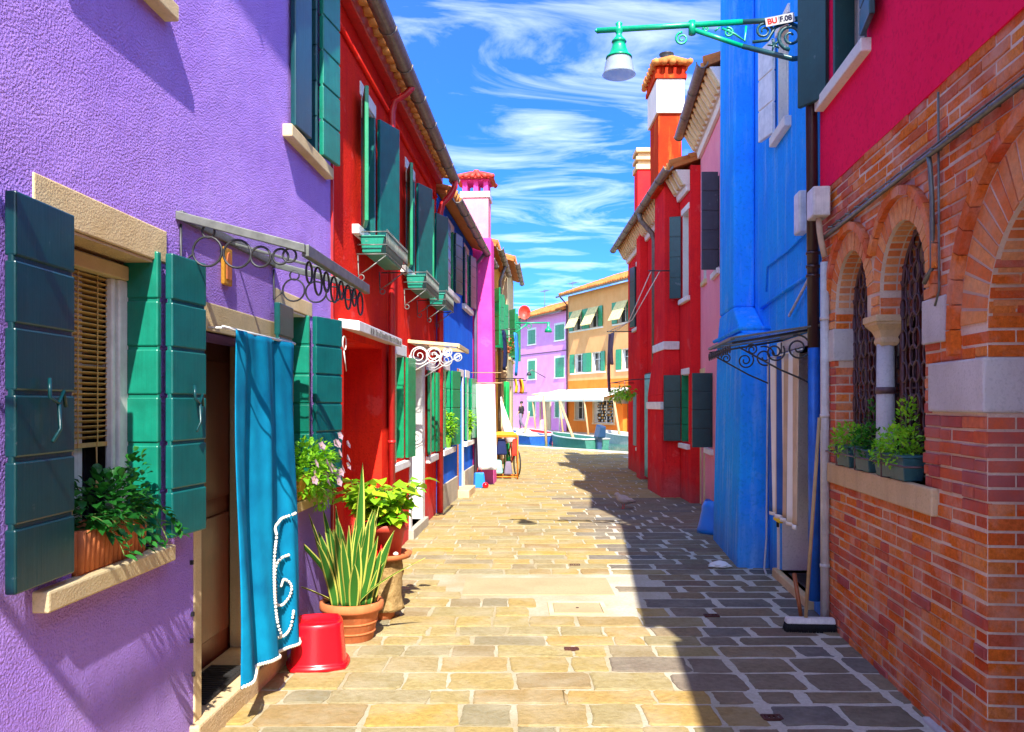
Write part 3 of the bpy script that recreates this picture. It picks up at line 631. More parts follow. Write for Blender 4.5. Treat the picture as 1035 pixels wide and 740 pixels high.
def rings_p(m):
    for s in (3.745, 5.02):
        zb = lambda o: 2.437-.157*o/.576
        for o, r, dz in ((.13, .066, .125), (.265, .062, .10), (.37, .045, .085), (.46, .034, .06), (.07, 0, 0)):
            if r: ring(m, (s, o, zb(o)-dz), r, 'oz', .0055)
        ring(m, (s, .135, zb(.135)-.035), .028, 'oz', .005); ring(m, (s, .50, zb(.5)-.045), .03, 'oz', .005)
        m.tube([(s, .01, 2.40), (s, .01, 2.22), (s, .07, 2.27)], .006, 6)
    for i in range(8):
        s = 3.86+i*.15; r = .065 if i % 2 else .048
        ring(m, (s, .555, 2.245-r), r, 'az', .0055)
canopy(P, 3.725, 5.03, .576, 2.437, 2.285, rings_p)
canopy(P, .45, 1.57, .52, 3.21, 3.07, lambda m: [ring(m, (.6+i*.16, .5, 2.99), .05, 'az') for i in range(5)])     # unseen canopy, placed by the shadow band it casts on this wall
# things on and by the purple house
def wthing_plant_window(): pass
t = P.thing('window_planter', 'orange ribbed clay planter with dark leafy plant on the purple house sill', 'planter', 3.16, -.055, 1.0)
m = MB(); m.box(-.24, .24, -.065, .065, 0, .015)
n = 15
for sgn in (-1, 1):
    for i in range(n): m.tube([(-.225+i*.45/(n-1), sgn*.062, .008), (-.225+i*.45/(n-1), sgn*.070, .155)], .0165, 8)
for sgn in (-1, 1):
    for i in range(4): m.tube([(sgn*.235, -.05+i*.033, .008), (sgn*.24, -.05+i*.033, .155)], .0165, 8)
m.box(-.235, .235, -.06, .06, .015, .145); m.build('box', 'terra', t)
m = MB(); foliage(m, (-.02, .03, .22), (.25, .10, .12), 420, .052, 0, .3, .3); foliage(m, (-.17, .07, .30), (.06, .05, .12), 50, .05)
for k in range(9):
    x = random.uniform(-.22, .2); p = Vector((x, .06, .2)); d = Vector((random.uniform(-.5, .3), .6, .1))
    for i in range(12):
        q = p+d*.022; m.tube([p, q], .0022, 4, mi=1); d = (d+Vector((0, 0, -.14))).normalized()*.9; p = q
        m.leaf(p, (random.uniform(-1, 1), random.uniform(.2, 1), random.uniform(-.5, .5)), .026, .045, .3)
m.build('plant', ['leaf_dark', 'stem'], t, recalc=False)
t = P.thing('window_planter', 'yellow ochre planter with pink petunias on the small purple house sill', 'planter', 5.62, .0, .975)
m = MB(); m.hexa([(-.22, -.07, 0), (.22, -.07, 0), (.22, .05, 0), (-.22, .05, 0), (-.25, -.09, .14), (.25, -.09, .14), (.25, .07, .14), (-.25, .07, .14)]); m.build('box', 'ochrewall', t, bevel=.008)
m = MB(); foliage(m, (0, .07, .20), (.36, .15, .19), 900, .05, 0, .3, .3)
foliage(m, (-.1, .12, .02), (.22, .06, .12), 120, .035, 0, -.3, .3)
m.build('foliage', 'leaf_bright', t, recalc=False)
for i in range(26):
    a = random.uniform(0, 6.28); c = Vector((random.uniform(-.34, .34), random.uniform(.17, .25), random.uniform(.08, .40)))
    dn = (Vector((random.uniform(-.5, .6), 1, .4))+Vector((.5*0, 0, 0))).normalized(); u = dn.orthogonal().normalized(); v = dn.cross(u)
    m = MB(); rr = .034
    vs = [c-dn*.008]; 
    for k in range(10):
        an = 2*math.pi*k/10; q = rr*(1 if k % 2 == 0 else .72); vs.append(c+u*math.cos(an)*q+v*math.sin(an)*q+dn*.006)
    m.add(vs, [(0, 1+k, 1+(k+1) % 10) for k in range(10)], True, mi=0)
    m.lathe(tuple(c), [(.004, 0), (.004, .004)], 6, mi=1)
    m.build('flower', ['petal', 'cyellow'], t, recalc=False)
# turquoise door curtain with a rope of beads
t = P.thing('door_curtain', 'turquoise cotton curtain with white bead rope hanging over the purple house door', 'curtain', 4.60, .10, .2)
Wd, Hh = 1.0, 1.76
def cur(u, v, o=0):
    x = (u-.5)*Wd*(1+.06*(1-v)); z = v*Hh
    amp = .016+.014*(1-v); ph = u*17+math.sin(v*2.2+u*3)*.6
    y = .015+amp*math.sin(ph)+.006*math.sin(u*41+v*3)*(1-.4*v)+.007*math.sin(u*6+v*7)+.045*(1-v)**2+o
    zz_ = z+(.05*(1-v))*math.sin(u*5.5)*.5+(.035*abs(u-.5))*(1-v)
    return (-x, y, zz_)              # local x runs toward the camera on this side
m = MB(); m.grid(lambda u, v: cur(u, v), 110, 60); m.build('cloth', 'turq', t, solid=.003)
m = MB(); 
for i in range(150):
    u = i/149; x, y, z = cur(u, .012, .004); m.lathe((x, y+.004, z-.012+.004*(i % 2)), [(.001, -.008), (.006, -.004), (.007, .003), (.001, .009)], 6)
m.build('hem_fringe', 'bead', t)
m = MB()
outer = [(.80, .60), (.66, .585), (.50, .55), (.45, .50), (.43, .38), (.43, .26), (.46, .20), (.56, .165), (.68, .16), (.74, .18), (.76, .24)]
inner = [(.74, .45), (.62, .44), (.56, .39), (.55, .34), (.58, .29), (.66, .27), (.74, .29), (.76, .34), (.70, .37), (.66, .345)]
def beadline(pts):
    out = []
    for _ in range(2):
        pts = [pts[0]]+[q for (a, b), (c, d_) in zip(pts, pts[1:]) for q in ((a*.75+c*.25, b*.75+d_*.25), (a*.25+c*.75, b*.25+d_*.75))]+[pts[-1]]
    for (a, b), (c, d_) in zip(pts, pts[1:]):
        L_ = math.hypot((c-a)*Wd, (d_-b)*Hh); n = max(1, round(L_/.018))
        out += [(a+(c-a)*i/n, b+(d_-b)*i/n) for i in range(n)]
    return out+[pts[-1]]
for ln in (outer, inner):
    for u, v in beadline([(a-.01, .05+(b-.16)*.88) for a, b in ln]):
        x, y, z = cur(u, v, .020); m.lathe((x, y, z), [(.001, -.009), (.0075, -.005), (.0085, 0), (.0075, .005), (.001, .009)], 7)
m.build('bead_rope', 'bead', t)
t = P.thing('doormat', 'dark rubber doormat lying on the purple house doorstep', 'doormat', 4.42, -.14, .121)
m = MB(); m.box(-.30, .30, -.11, .11, 0, .012); m.build('mat', 'rubber', t, bevel=.01)
m = MB()
for i in range(18): m.box(-.27+i*.031, -.255+i*.031, -.09, .09, .011, .016)
m.build('ribs', 'rubber', t)
t = P.thing('wall_plaque', 'small amber glass plaque between the canopy rings on the purple wall', 'plaque', 4.27, .004, 2.20)
m = MB(); m.box(-.055, .055, 0, .02, 0, .19); m.build('frame', 'amber', t, bevel=.006)
m = MB(); m.prism([(-.03, .03), (.03, .03), (.03, .12), (.018, .155), (0, .168), (-.018, .155), (-.03, .12)], .02, .026); m.build('niche', 'terra', t)

# ================================================================ LEFT: RED HOUSE
h = RH = House('red_house', 'bright red house with recessed doorway and green shutters on the left', (-1.678, 0), (.0474, 1), (1, 0), 12.2)
facade(h, 6.405, 12.2, -.1, 4.95, [rect(6.78, 8.30, -.1+.16, 2.14), rect(8.85, 9.45, .97, 2.13), rect(10.0, 10.92, .12, 2.05), rect(11.42, 11.9, .9, 2.05),
       rect(7.40, 7.92, 3.12, 4.3), rect(9.66, 10.2, 3.15, 4.3), rect(11.35, 11.8, 3.15, 4.3)], 'red')
body(h, 6.405, 12.2, 4.95, 'red', o=-1.2)
m = h.mb(); m.box(6.406, 6.78, -1.2, -.352, -.1, 4.9); m.box(8.30, 12.199, -1.2, -.352, -.1, 4.9); m.box(6.78, 8.30, -1.2, -.352, 2.14, 4.9); m.build('inner_walls', 'red', h.root)
roof(h, 6.41, 12.2, 4.92, over=.16); gutter(h, 6.45, 12.25, .26, 4.86, .075)
m = h.mb(); m.box(6.41, 12.19, .001, .10, 4.78, 4.90); m.build('cornice', 'redpipe', h.root, bevel=.01)
m = h.mb()
for i in range(30):
    s = 6.5+i*.195; m.tube([(s, .0, 4.93), (s, .19, 4.90)], .055, 8)
m.build('eave_tiles', 'tiles', h.root)
m = h.mb(); m.tube([(6.42, .02, 4.56), (12.05, .02, 4.56)], .022, 8); m.build('string_moulding', 'red', h.root)
m = h.mb(); m.tube([(8.52, .26, 4.84), (8.50, .26, 4.78), (8.5, .2, 4.72), (8.5, .09, 4.66), (8.5, .06, 4.55), (8.5, .06, .03)], .035, 10)
for z in (4.2, 3.2, 2.2, 1.2, .4): m.tube([(8.5, .06, z), (8.5, .06, z+.03)], .041, 10)
m.build('downpipe', 'redpipe', h.root)
m = h.mb(); m.tube([(12.12, .28, 4.86), (12.12, .28, 4.72), (12.12, .22, 4.60), (12.12, .1, 4.48), (12.12, .07, 4.35), (12.12, .07, .03)], .045, 10); m.build('downpipe', 'redpipe', h.root)
# recessed doorway
m = h.mb(); m.box(6.77, 8.31, -1.0, -.96, .05, 2.15); dr = m.build('door', 'terrared', h.root)
m = h.mb(); m.box(6.9, 7.5, -.96, -.945, .3, 1.1); m.box(6.9, 7.5, -.96, -.945, 1.2, 2.0); m.box(7.6, 8.2, -.96, -.945, .3, 2.0); m.build('door_panels', 'terrared', dr, bevel=.01)
m = h.mb(); m.box(6.70, 8.38, -.34, .05, -.05, .07); m.build('doorstep', 'marble', h.root, bevel=.01)
m = h.mb(); m.hexa([(6.60, .0, 2.20), (8.48, 0, 2.20), (8.48, .17, 2.17), (6.60, .17, 2.17), (6.60, 0, 2.27), (8.48, 0, 2.27), (8.48, .17, 2.25), (6.60, .17, 2.25)]); cn = m.build('door_canopy', 'whitepaint', h.root, bevel=.006)
m = h.mb(); rr = random.Random(5); s = 7.0
while s < 8.42:
    w = rr.uniform(.02, .06); m.box(s, s+w, .1702, .1735, 2.185, 2.185+rr.uniform(.03, .05)); s += w+rr.uniform(.012, .03)
m.build('worn_lettering_strip', 'greyiron', cn)
m = h.mb(); ring(m, (6.68, .03, 2.08), .055, 'az', .006); m.tube([(6.66, .03, 2.02), (6.74, .03, 1.86)], .005, 5); m.build('lamp_hook', 'whitepaint', h.root)
window(h, 8.85, 9.45, .97, 2.13, .2, 'whitepaint', (8.62, 9.66, 2.13, 2.26, .012), (8.66, 9.64, .88, .96, .06), folds(8.85, 9.45, .99, 2.12, near='green', far='green', w=.30, n=1, ang=.04), trim='whitewall')
window(h, 11.42, 11.9, .9, 2.05, .2, 'whitepaint', (11.2, 12.05, 2.05, 2.17, .012), (11.2, 12.05, .80, .89, .06), folds(11.42, 11.9, .92, 2.04, near='green', far='green', w=.26, n=1, ang=.03)[:2]+[((11.92, .04), (12.04, .06), .92, 2.04, 1, 'green')], trim='whitewall')
lf = lambda a, b: [((a-.01, .03), (a-.32, .12), 3.14, 4.28, 1, 'green'), ((b-.02, -.13), (b-.02, .02), 3.14, 4.28, 1, 'tealmid'), ((b+.01, .045), (b+.34, .17), 3.14, 4.28, 1, 'tealmid')]
for a, b, z in ((7.40, 7.92, 3.12), (9.66, 10.2, 3.15), (11.35, 11.8, 3.15)):
    window(h, a, b, z, 4.3, .2, 'whitepaint', (a-.06, b+.06, 4.3, 4.42, .012), (a-.34, b+.34, z-.09, z-.01, .06), lf(a, b), trim='whitewall')
# white side door
m = h.mb(); m.box(10.0, 10.92, -.30, -.26, .1, 2.06); dr = m.build('side_door', 'whitepaint', h.root); m = h.mb(); m.box(10.1, 10.45, -.26, -.25, .3, 1.8); m.box(10.52, 10.85, -.26, -.25, .3, 1.8); m.build('door_panels', 'whitepaint', dr, bevel=.008)
m = h.mb(); m.box(9.88, 10.03, -.25, .015, .1, 2.05); m.box(10.80, 11.02, -.25, .015, .1, 2.05); m.box(9.88, 11.02, -.25, .017, 2.03, 2.17); m.build('door_surround', 'whitewall', h.root, bevel=.006)
m = h.mb(); m.box(9.85, 11.05, -.25, .06, -.03, .12); m.build('doorstep', 'plinth', h.root, bevel=.01)
def rings_r(m):
    for s in (9.82, 10.92):
        for o, dz, r in ((.13, .14, .10), (.30, .13, .085), (.46, .10, .05)):
            ring(m, (s, o, 2.30-dz), r, 'oz', .008); ring(m, (s, o, 2.30-dz), r*.95, 'oz', .006, turns=1.6, r1=.012)
        m.tube([(s, .02, 1.95), (s, .5, 2.23)], .008, 6)
canopy(h, 9.8, 10.95, .59, 2.33, 2.28, rings_r, frame='marble', rmat='whitepaint')
# planter baskets under the upper windows
def basket(h, s, w, z, label, flowers=False):
    t = h.thing('planter_basket', label, 'window basket', s, 0, z, 'planter baskets under the red house windows')
    m = MB(); m.hexa([(-w/2+.02, .06, .02), (w/2-.02, .06, .02), (w/2-.02, .22, .02), (-w/2+.02, .22, .02), (-w/2+.01, .045, .15), (w/2-.01, .045, .15), (w/2-.01, .25, .15), (-w/2+.01, .25, .15)])
    m.box(-w/2, w/2, .035, .26, .15, .165); m.build('trough', 'greenplastic', t, bevel=.006)
    m = MB()
    for z_ in (.0, .08, .19): m.tube([(-w/2-.01, .02, z_), (-w/2-.01, .275, z_), (w/2+.01, .275, z_), (w/2+.01, .02, z_)], .006, 5)
    k = int(w/.055)
    for i in range(k+1):
        x = -w/2+i*w/k; m.tube([(x, .275, 0), (x, .275, .19)], .0035, 4); ring(m, (x, .278, .20), .012, 'az', .003, n=8)
    for x in (-w/2+.05, w/2-.05):
        m.tube([(x, .26, 0), (x, .10, -.12), (x, .02, -.17), (x, .015, 0)], .006, 5); ring(m, (x, .045, -.19), .025, 'oz', .005, n=12)
    m.build('bracket_rail', 'greyiron', t)
basket(h, 7.66, 1.0, 2.87, 'green trough in iron basket under the first upper window of the red house')
basket(h, 9.93, 1.0, 2.88, 'green trough in iron basket under the middle upper window of the red house')
basket(h, 11.58, .85, 2.9, 'green trough in iron basket under the farthest upper window of the red house')

# ================================================================ LEFT: BLUE HOUSE
h = BH = House('blue_house', 'cobalt blue house with green shutters beyond the red house on the left', (-1.898, 0), (.067, 1), (1, 0), 16.7)
facade(h, 12.23, 16.7, -.1, 4.65, [rect(12.75, 13.3, .92, 2.12), rect(14.45, 15.0, .12, 2.08), rect(15.6, 16.0, .92, 2.08), rect(13.25, 13.75, 3.4, 4.4), rect(15.4, 15.85, 3.4, 4.4)], 'blue')
body(h, 12.23, 16.7, 4.65, 'blue'); roof(h, 12.25, 16.7, 4.62, over=.2); gutter(h, 12.28, 16.75, .28, 4.60, .07)
fb = lambda a, b, z0, z1, n=5: folds(a, b, z0, z1, near='teal' if z0 > 2 else 'green', far='green', n=n, w=.40)
window(h, 12.75, 13.3, .92, 2.12, .2, 'whitepaint', (12.62, 13.42, 2.12, 2.26, .012), (12.45, 13.7, .82, .91, .07), [((12.73, .03), (12.42, .05), .94, 2.12, 4, 'green'), ((13.28, -.13), (13.28, .03), .94, 2.12, 4, 'green'), ((13.32, .05), (13.72, .13), .94, 2.12, 4, 'green')], trim='whitewall')
window(h, 15.6, 16.0, .92, 2.08, .2, 'whitepaint', (15.45, 16.1, 2.08, 2.22, .012), (15.2, 16.45, .82, .91, .07), fb(15.6, 16.0, .94, 2.08, 4), trim='whitewall')
window(h, 13.25, 13.75, 3.4, 4.4, .2, 'whitepaint', (13.1, 13.9, 4.4, 4.52, .012), (12.8, 14.25, 3.3, 3.39, .07), fb(13.25, 13.75, 3.42, 4.4), trim='whitewall')
window(h, 15.4, 15.85, 3.4, 4.4, .2, 'whitepaint', (15.25, 16.0, 4.4, 4.52, .012), (15.0, 16.3, 3.3, 3.39, .07), fb(15.4, 15.85, 3.42, 4.4), trim='whitewall')
m = h.mb(); m.box(14.44, 15.01, -.30, -.26, .1, 2.1); dr = m.build('door', 'wood', h.root); m = h.mb(); m.box(14.5, 14.7, -.26, -.245, .3, 1.9); m.box(14.76, 14.95, -.26, -.245, .3, 1.9); m.build('door_panels', 'wood', dr, bevel=.008)
m = h.mb(); m.box(14.34, 14.449, -.25, .02, .12, 2.2); m.build('door_surround', 'wood', h.root, bevel=.006)
m = h.mb(); m.box(15.001, 15.12, -.25, .02, .12, 2.2); m.box(14.449, 15.001, -.25, .02, 2.08, 2.2); m.build('door_surround', 'whitewall', h.root, bevel=.006)
m = h.mb(); m.box(14.25, 15.2, -.25, .22, -.03, .13); m.build('doorstep', 'sillstone', h.root, bevel=.012)
m = h.mb(); m.box(12.25, 14.24, .001, .03, -.05, .38); m.box(15.21, 16.68, .001, .03, -.05, .38); m.build('plinth', 'plinth', h.root, bevel=.008)
m = h.mb(); m.tube([(16.62, .28, 4.6), (16.62, .2, 4.5), (16.62, .07, 4.35), (16.62, .07, .03)], .035, 8); m.build('downpipe', 'cgrey', h.root)
for s, lab in ((13.15, 'lime pot with leafy plant on the near sill of the left blue house'), (15.85, 'lime pot with leafy plant on the far sill of the left blue house')):
    t = h.thing('potted_plant', lab, 'potted plant', s, .0, .912, 'lime pots on the blue house sills')
    m = MB(); m.lathe((0, 0, 0), [(.055, 0), (.08, .15), (.085, .16), (.07, .155)], 14); m.build('pot', 'limeplastic', t)
    m = MB(); foliage(m, (0, .02, .36), (.16, .12, .2), 220, .07, 0); m.build('foliage', 'leaf_bright', t, recalc=False)

# ================================================================ LEFT: MAGENTA HOUSE WITH CHIMNEY
h = GH = House('magenta_house', 'magenta pink house with tall pink chimney breast on the left', (-1.898, 0), (.067, 1), (1, 0), 18.4)
facade(h, 16.72, 18.4, -.1, 4.7, [], 'magenta'); body(h, 16.72, 18.4, 4.7, 'magenta'); roof(h, 17.4, 18.4, 4.66, over=.2); gutter(h, 17.45, 18.45, .30, 4.62)
m = h.mb(); m.hexa([(16.76, .001, -.1), (17.38, .001, -.1), (17.38, .42, -.1), (16.76, .42, -.1), (16.76, .001, 4.9), (17.38, .001, 4.9), (17.38, .36, 4.9), (16.76, .36, 4.9)])
m.build('chimney_breast', 'magenta', h.root, bevel=.01)
def chimney(h, s0, s1, o0, o1, z0, z1, mat, band, cap, name='chimney', holes='interior', pot=False, capmat='tiles', bandh=.12):
    m = h.mb(); m.box(s0, s1, o0, o1, z0, z1); c = m.build(name, mat, h.root, bevel=.006)
    m = h.mb(); m.box(s0-.03, s1+.03, o0-.03, o1+.03, z1, z1+bandh); m.build('band', band, c, bevel=.006)
    return c
c = chimney(h, 16.82, 17.36, -.24, .30, 4.5, 5.72, 'pinkwall', 'whitepaint', None)
m = h.mb(); zt = 5.84
for a in (16.84, 17.08, 17.27):
    for o in (-.22, .0, .20): m.box(a, a+.09, o, o+.09, zt, zt+.22)
m.box(16.8, 17.38, -.26, .32, zt+.22, zt+.27); m.build('cap_posts', 'magenta', c)
m = h.mb(); m.hexa([(16.72, -.36, zt+.25), (17.46, -.36, zt+.25), (17.46, .42, zt+.25), (16.72, .42, zt+.25), (17.0, -.02, zt+.42), (17.18, -.02, zt+.42), (17.18, .08, zt+.42), (17.0, .08, zt+.42)])
m.tube([(17.09, .03, zt+.40), (17.09, .03, zt+.50)], .06, 8)
for i in range(6):
    o = -.3+i*.14
    m.tube([(16.70, o, zt+.27), (17.0, .03+(o-.03)*.25, zt+.43)], [.05, .03], 7); m.tube([(17.48, o, zt+.27), (17.18, .03+(o-.03)*.25, zt+.43)], [.05, .03], 7)
m.build('cap_roof', 'terrared', c)
t = thing('hung_sheet', 'long white sheet hanging by the magenta wall', 'sheet', h.world(16.35, .0, 0), h.rz)
m = MB(); rz = 0
m.grid(lambda u, v: (.03*math.sin(u*9+v)*(1-.4*v)+.05*(1-v), .10+u*.37+.05*(1-v), .32+v*1.66), 24, 16); m.build('cloth', 'cwhite', t, solid=.004)
m = MB(); m.tube([(0, 0, 2.0), (0, .62, 2.0)], .012, 6); m.tube([(0, .0, 2.2), (0, .60, 2.2)], .008, 6); m.build('rod', 'polegold', t)
t = thing('shopping_bag', 'small blue bag standing at the foot of the left blue house', 'bag', (-.62, 16.0, 0), .3)
m = MB(); m.hexa([(-.11, -.08, 0), (.11, -.08, 0), (.11, .08, 0), (-.11, .08, 0), (-.09, -.04, .30), (.08, -.05, .27), (.10, .04, .30), (-.10, .05, .28)]); m.build('body', 'blueplastic', t, bevel=.02)
m = MB(); m.tube([(-.05, 0, .28), (-.03, 0, .38), (.03, 0, .38), (.05, 0, .28)], .006, 5); m.build('handle', 'cred', t)
t = thing('toy_ball', 'small red ball beside the blue bag on the paving', 'ball', (-.50, 15.85, .06))
m = MB(); m.lathe((0, 0, 0), [(.06*math.sin(math.pi*i/10)+.0005, -.06*math.cos(math.pi*i/10)) for i in range(11)], 14); m.build('ball', 'redplastic', t)

# ================================================================ LEFT: FARTHER HOUSES
YH = House('yellow_house', 'yellow ochre house with green shutters beyond the magenta chimney', (-1.30, 0), (.044, 1), (1, 0), 22.4)
h = YH; OV = .15; facade(h, 18.42, 22.4, -.1, 5.05, [rect(19.2, 19.8, 2.9, 4.2), rect(21.2, 21.7, 2.9, 4.2), rect(19.0, 19.8, .05, 2.1)], 'ochrewall'); body(h, 18.42, 22.4, 5.05, 'ochrewall'); roof(h, 18.45, 22.4, 5.05, over=.14); gutter(h, 18.45, 22.4, .23, 5.03)
for a in (19.2, 21.2): window(h, a, a+.55, 2.9, 4.2, .2, 'whitepaint', None, (a-.1, a+.65, 2.82, 2.89, .06), [((a-.02, .03), (a-.4, .2), 2.92, 4.2, 4, 'green'), ((a+.57, .05), (a+.95, .22), 2.92, 4.2, 4, 'green')])
m = h.mb(); m.box(18.99, 19.81, -.3, -.26, .03, 2.12); m.build('door', 'green', h.root)
m = h.mb(); m.tube([(20.6, .23, 4.98), (20.6, .1, 4.6), (20.6, .08, .02)], .04, 8); m.build('downpipe', 'gutter', h.root)
OH = House('green_house', 'pale green house with red trim at the far end of the left row', (-1.12, 0), (.044, 1), (1, 0), 26.5)
h = OH; facade(h, 22.43, 26.5, -.1, 5.4, [rect(23.4, 24.0, 2.9, 4.2), rect(25.4, 26.0, 2.9, 4.2), rect(24.2, 25, .05, 2.1)], 'cream'); body(h, 22.43, 26.5, 5.4, 'cream'); roof(h, 22.45, 26.5, 5.4, over=.18); gutter(h, 22.45, 26.5, .27, 5.38)
for a in (23.4, 25.4): window(h, a, a+.6, 2.9, 4.2, .2, 'whitepaint', None, (a-.1, a+.7, 2.82, 2.89, .06), [((a-.02, .03), (a-.4, .2), 2.92, 4.2, 4, 'green'), ((a+.62, .05), (a+1.0, .22), 2.92, 4.2, 4, 'green')])
m = h.mb(); m.box(24.19, 25.01, -.3, -.26, .03, 2.12); m.build('door', 'cred', h.root)
t = h.thing('satellite_dish', 'red satellite dish above the roofs at the far left', 'satellite dish', 26.2, .0, 4.0)
m = MB(); m.tube([(0, .0, .2), (0, .25, .25), (.1, .42, .40)], .02, 6); m.build('mast', 'greyiron', t)
m = MB(); m.grid(lambda u, v: (.1+.10*v*v, .36+(.19*v)*math.cos(6.2832*u), .42+(.22*v)*math.sin(6.2832*u)), 24, 6); m.build('dish', 'dishred', t, solid=.01)
m = MB(); m.tube([(.12, .42, .05), (.5, .42, .4)], .01, 5); m.build('feed_arm', 'greyiron', t); 
# laundry above the far left doors
def garment(m, x, z, w, l, y=0, kind=0):
    def f(u, v): return (x+(u-.5)*w*(1 if kind == 0 else 1+.3*(v-.5)), y+.03*math.sin(u*8+x*9)+.02*math.sin(v*4), z-l*(1-v)-.01*math.sin(u*5))
    m.grid(f, 8, 10)
wl_ = YH
def line(h, s, z, ol, lab, items, grp):
    t = h.thing('washing_line', lab, 'washing line', s, 0, z, grp)
    m = MB(); m.tube([(0, 0, 0), (0, ol, .03)], .012, 5); m.tube([(-1.6, 0, 0), (-1.6, ol, .03)], .012, 5)
    for o in (ol*.5, ol-.03): m.tube([(0, o, .03), (-.8, o, 0), (-1.6, o, .03)], .005, 4)
    m.build('rods', 'iron', t)
    for x, w, l, mt, nm, lb, o in items:
        g = h.thing(nm, lb, nm.replace('_', ' '), s, 0, z, grp+' clothes'); mm = MB(); garment(mm, x, .02, w, l, o); q = mm.build('fabric', mt, g, solid=.01)
line(YH, 19.0, 3.25, .55, 'iron washing rods with clothes on the yellow house', [(-.25, .34, .9, 'cnavy', 'hanging_shirt', 'navy shirt hanging nearest the magenta chimney', .28), (-.65, .3, .8, 'cblack', 'hanging_shirt', 'charcoal shirt hanging behind the navy one', .28), (-1.0, .34, 1.0, 'csky', 'hanging_towel', 'long sky blue towel on the near washing line', .52), (-1.4, .3, .7, 'cblue', 'hanging_trousers', 'deep blue trousers at the far end of the line', .52)], 'yellow house laundry')
t = YH.thing('washing_line', 'thin rods with orange and yellow cloths over the far left doors', 'washing line', 20.2, 0, 2.2)
m = MB(); m.tube([(0, 0, 0), (0, .7, 0)], .012, 5); m.tube([(-1.5, 0, 0), (-1.5, .7, 0)], .012, 5); m.build('rods', 'iron', t)
for x, mt, lb, o in ((-.2, 'cyellow', 'yellow cloth hanging over the far left doors', .5), (-.7, 'corange', 'orange cloth hanging over the far left doors', .6), (-1.2, 'cyellow', 'amber cloth hanging farthest along the rods', .62)):
    g = YH.thing('hanging_cloth', lb, 'cloth', 20.2, 0, 2.2); mm = MB(); garment(mm, x, 0, .4, .34, o); mm.build('fabric', mt, g, solid=.01)
t = YH.thing('door_curtain', 'green curtain hanging at the yellow house door', 'curtain', 19.4, .32, .1)
m = MB(); m.grid(lambda u, v: ((u-.5)*.8, .05*math.sin(u*22), v*2.0), 40, 8); m.build('cloth', 'cgreen', t, solid=.004)
t = YH.thing('window_basket', 'basket of red flowers on the yellow house upper sill', 'window basket', 21.45, .1, 2.9)
m = MB(); m.box(-.3, .3, 0, .2, 0, .14); m.build('trough', 'terra', t, bevel=.01); m = MB(); foliage(m, (0, .2, .2), (.4, .22, .2), 160, .08, 0); m.build('foliage', 'leaf_mid', t, recalc=False)
m = MB(); foliage(m, (0, .26, .24), (.4, .2, .2), 70, .07, 0); m.build('blossom', 'petalred', t, recalc=False)
# drying rack with bags, bicycle behind
t = thing('drying_rack', 'orange framed rack loaded with bags and cloths beside the white sheet', 'rack', (-.10, 17.9, 0), 0)
m = MB()
for x in (-.30, .22):
    for y_ in (-.22, .22): m.tube([(x, y_, 0), (x, y_, .92)], .014, 6)
for z in (.06, .90):
    m.tube([(-.3, -.22, z), (.22, -.22, z), (.22, .22, z), (-.3, .22, z)], .014, 6, closed=True)
m.build('frame', 'corange', t)
for lab, nm, loc, sz, mt in (('yellow cloth folded over the top of the orange rack', 'folded_cloth', (-.04, 0, .93), (.26, .24, .07), 'cyellow'), ('dark bag hanging in the orange rack', 'hanging_bag', (-.12, -.05, .52), (.12, .14, .34), 'cnavy'), ('red bag hanging at the right of the orange rack', 'hanging_bag', (.16, -.10, .50), (.07, .12, .36), 'cred'), ('mint bag at the foot of the orange rack', 'hanging_bag', (-.2, .02, .12), (.11, .14, .30), 'cmint'), ('grey bag low in the middle of the rack', 'hanging_bag', (.02, -.02, .1), (.09, .14, .28), 'cgrey')):
    g = thing(nm, lab, 'bag' if 'bag' in nm else 'cloth', (-.10+loc[0], 17.9+loc[1], loc[2])); a, b_, c_ = sz
    m = MB(); m.hexa([(-a, -b_, 0), (a, -b_, 0), (a, b_, 0), (-a, b_, 0), (-a*.6, -b_*.7, c_), (a*.7, -b_*.6, c_*.94), (a*.65, b_*.6, c_), (-a*.7, b_*.7, c_*.95)]); m.build('fabric', mt, g, bevel=.03)
t = thing('parasol', 'furled white and grey parasol leaning behind the orange rack', 'parasol', (-.12, 18.6, 0), 0)
m = MB(); m.tube([(0, 0, 0), (-.12, .05, 1.75)], .018, 6); m.build('pole', 'whitepaint', t)
m = MB(); m.tube([(.10, -.02, .75), (0, .02, 1.1), (-.12, .05, 1.66)], [.13, .10, .02], 9); m.build('canopy', 'cwhite', t)
t = thing('bicycle', 'small bicycle parked behind the orange rack', 'bicycle', (.0, 18.9, 0), .25)
m = MB()
for x in (-.0,):
    pass
for yc in (-.45, .45):
    w = MB(); pts = [(0, yc+.28*math.cos(a*math.pi/12), .29+.28*math.sin(a*math.pi/12)) for a in range(24)]; w.tube(pts, .018, 6, closed=True); wh = w.build('wheel', 'rubber', t)
    w = MB()
    for a in range(8): w.tube([(0, yc, .29), (0, yc+.26*math.cos(a*math.pi/4), .29+.26*math.sin(a*math.pi/4))], .003, 4)
    w.build('spokes', 'aluminium', wh)
m.tube([(0, -.45, .29), (0, -.34, .78), (0, .1, .72), (0, .45, .29), (0, 0, .28), (0, -.3, .68)], .015, 6); m.tube([(0, .1, .72), (0, 0, .28)], .015, 6); m.build('frame', 'redpipe', t)
m = MB(); m.tube([(-.2, -.30, .95), (-.1, -.35, .98), (0, -.35, .95), (.1, -.35, .98), (.2, -.30, .95)], .012, 6); m.tube([(0, -.34, .78), (0, -.35, .95)], .012, 6); m.build('handlebar', 'aluminium', t)
m = MB(); m.box(-.06, .06, .02, .2, .80, .84); m.tube([(0, .1, .72), (0, .1, .8)], .012, 6); m.build('saddle', 'rubber', t, bevel=.015)

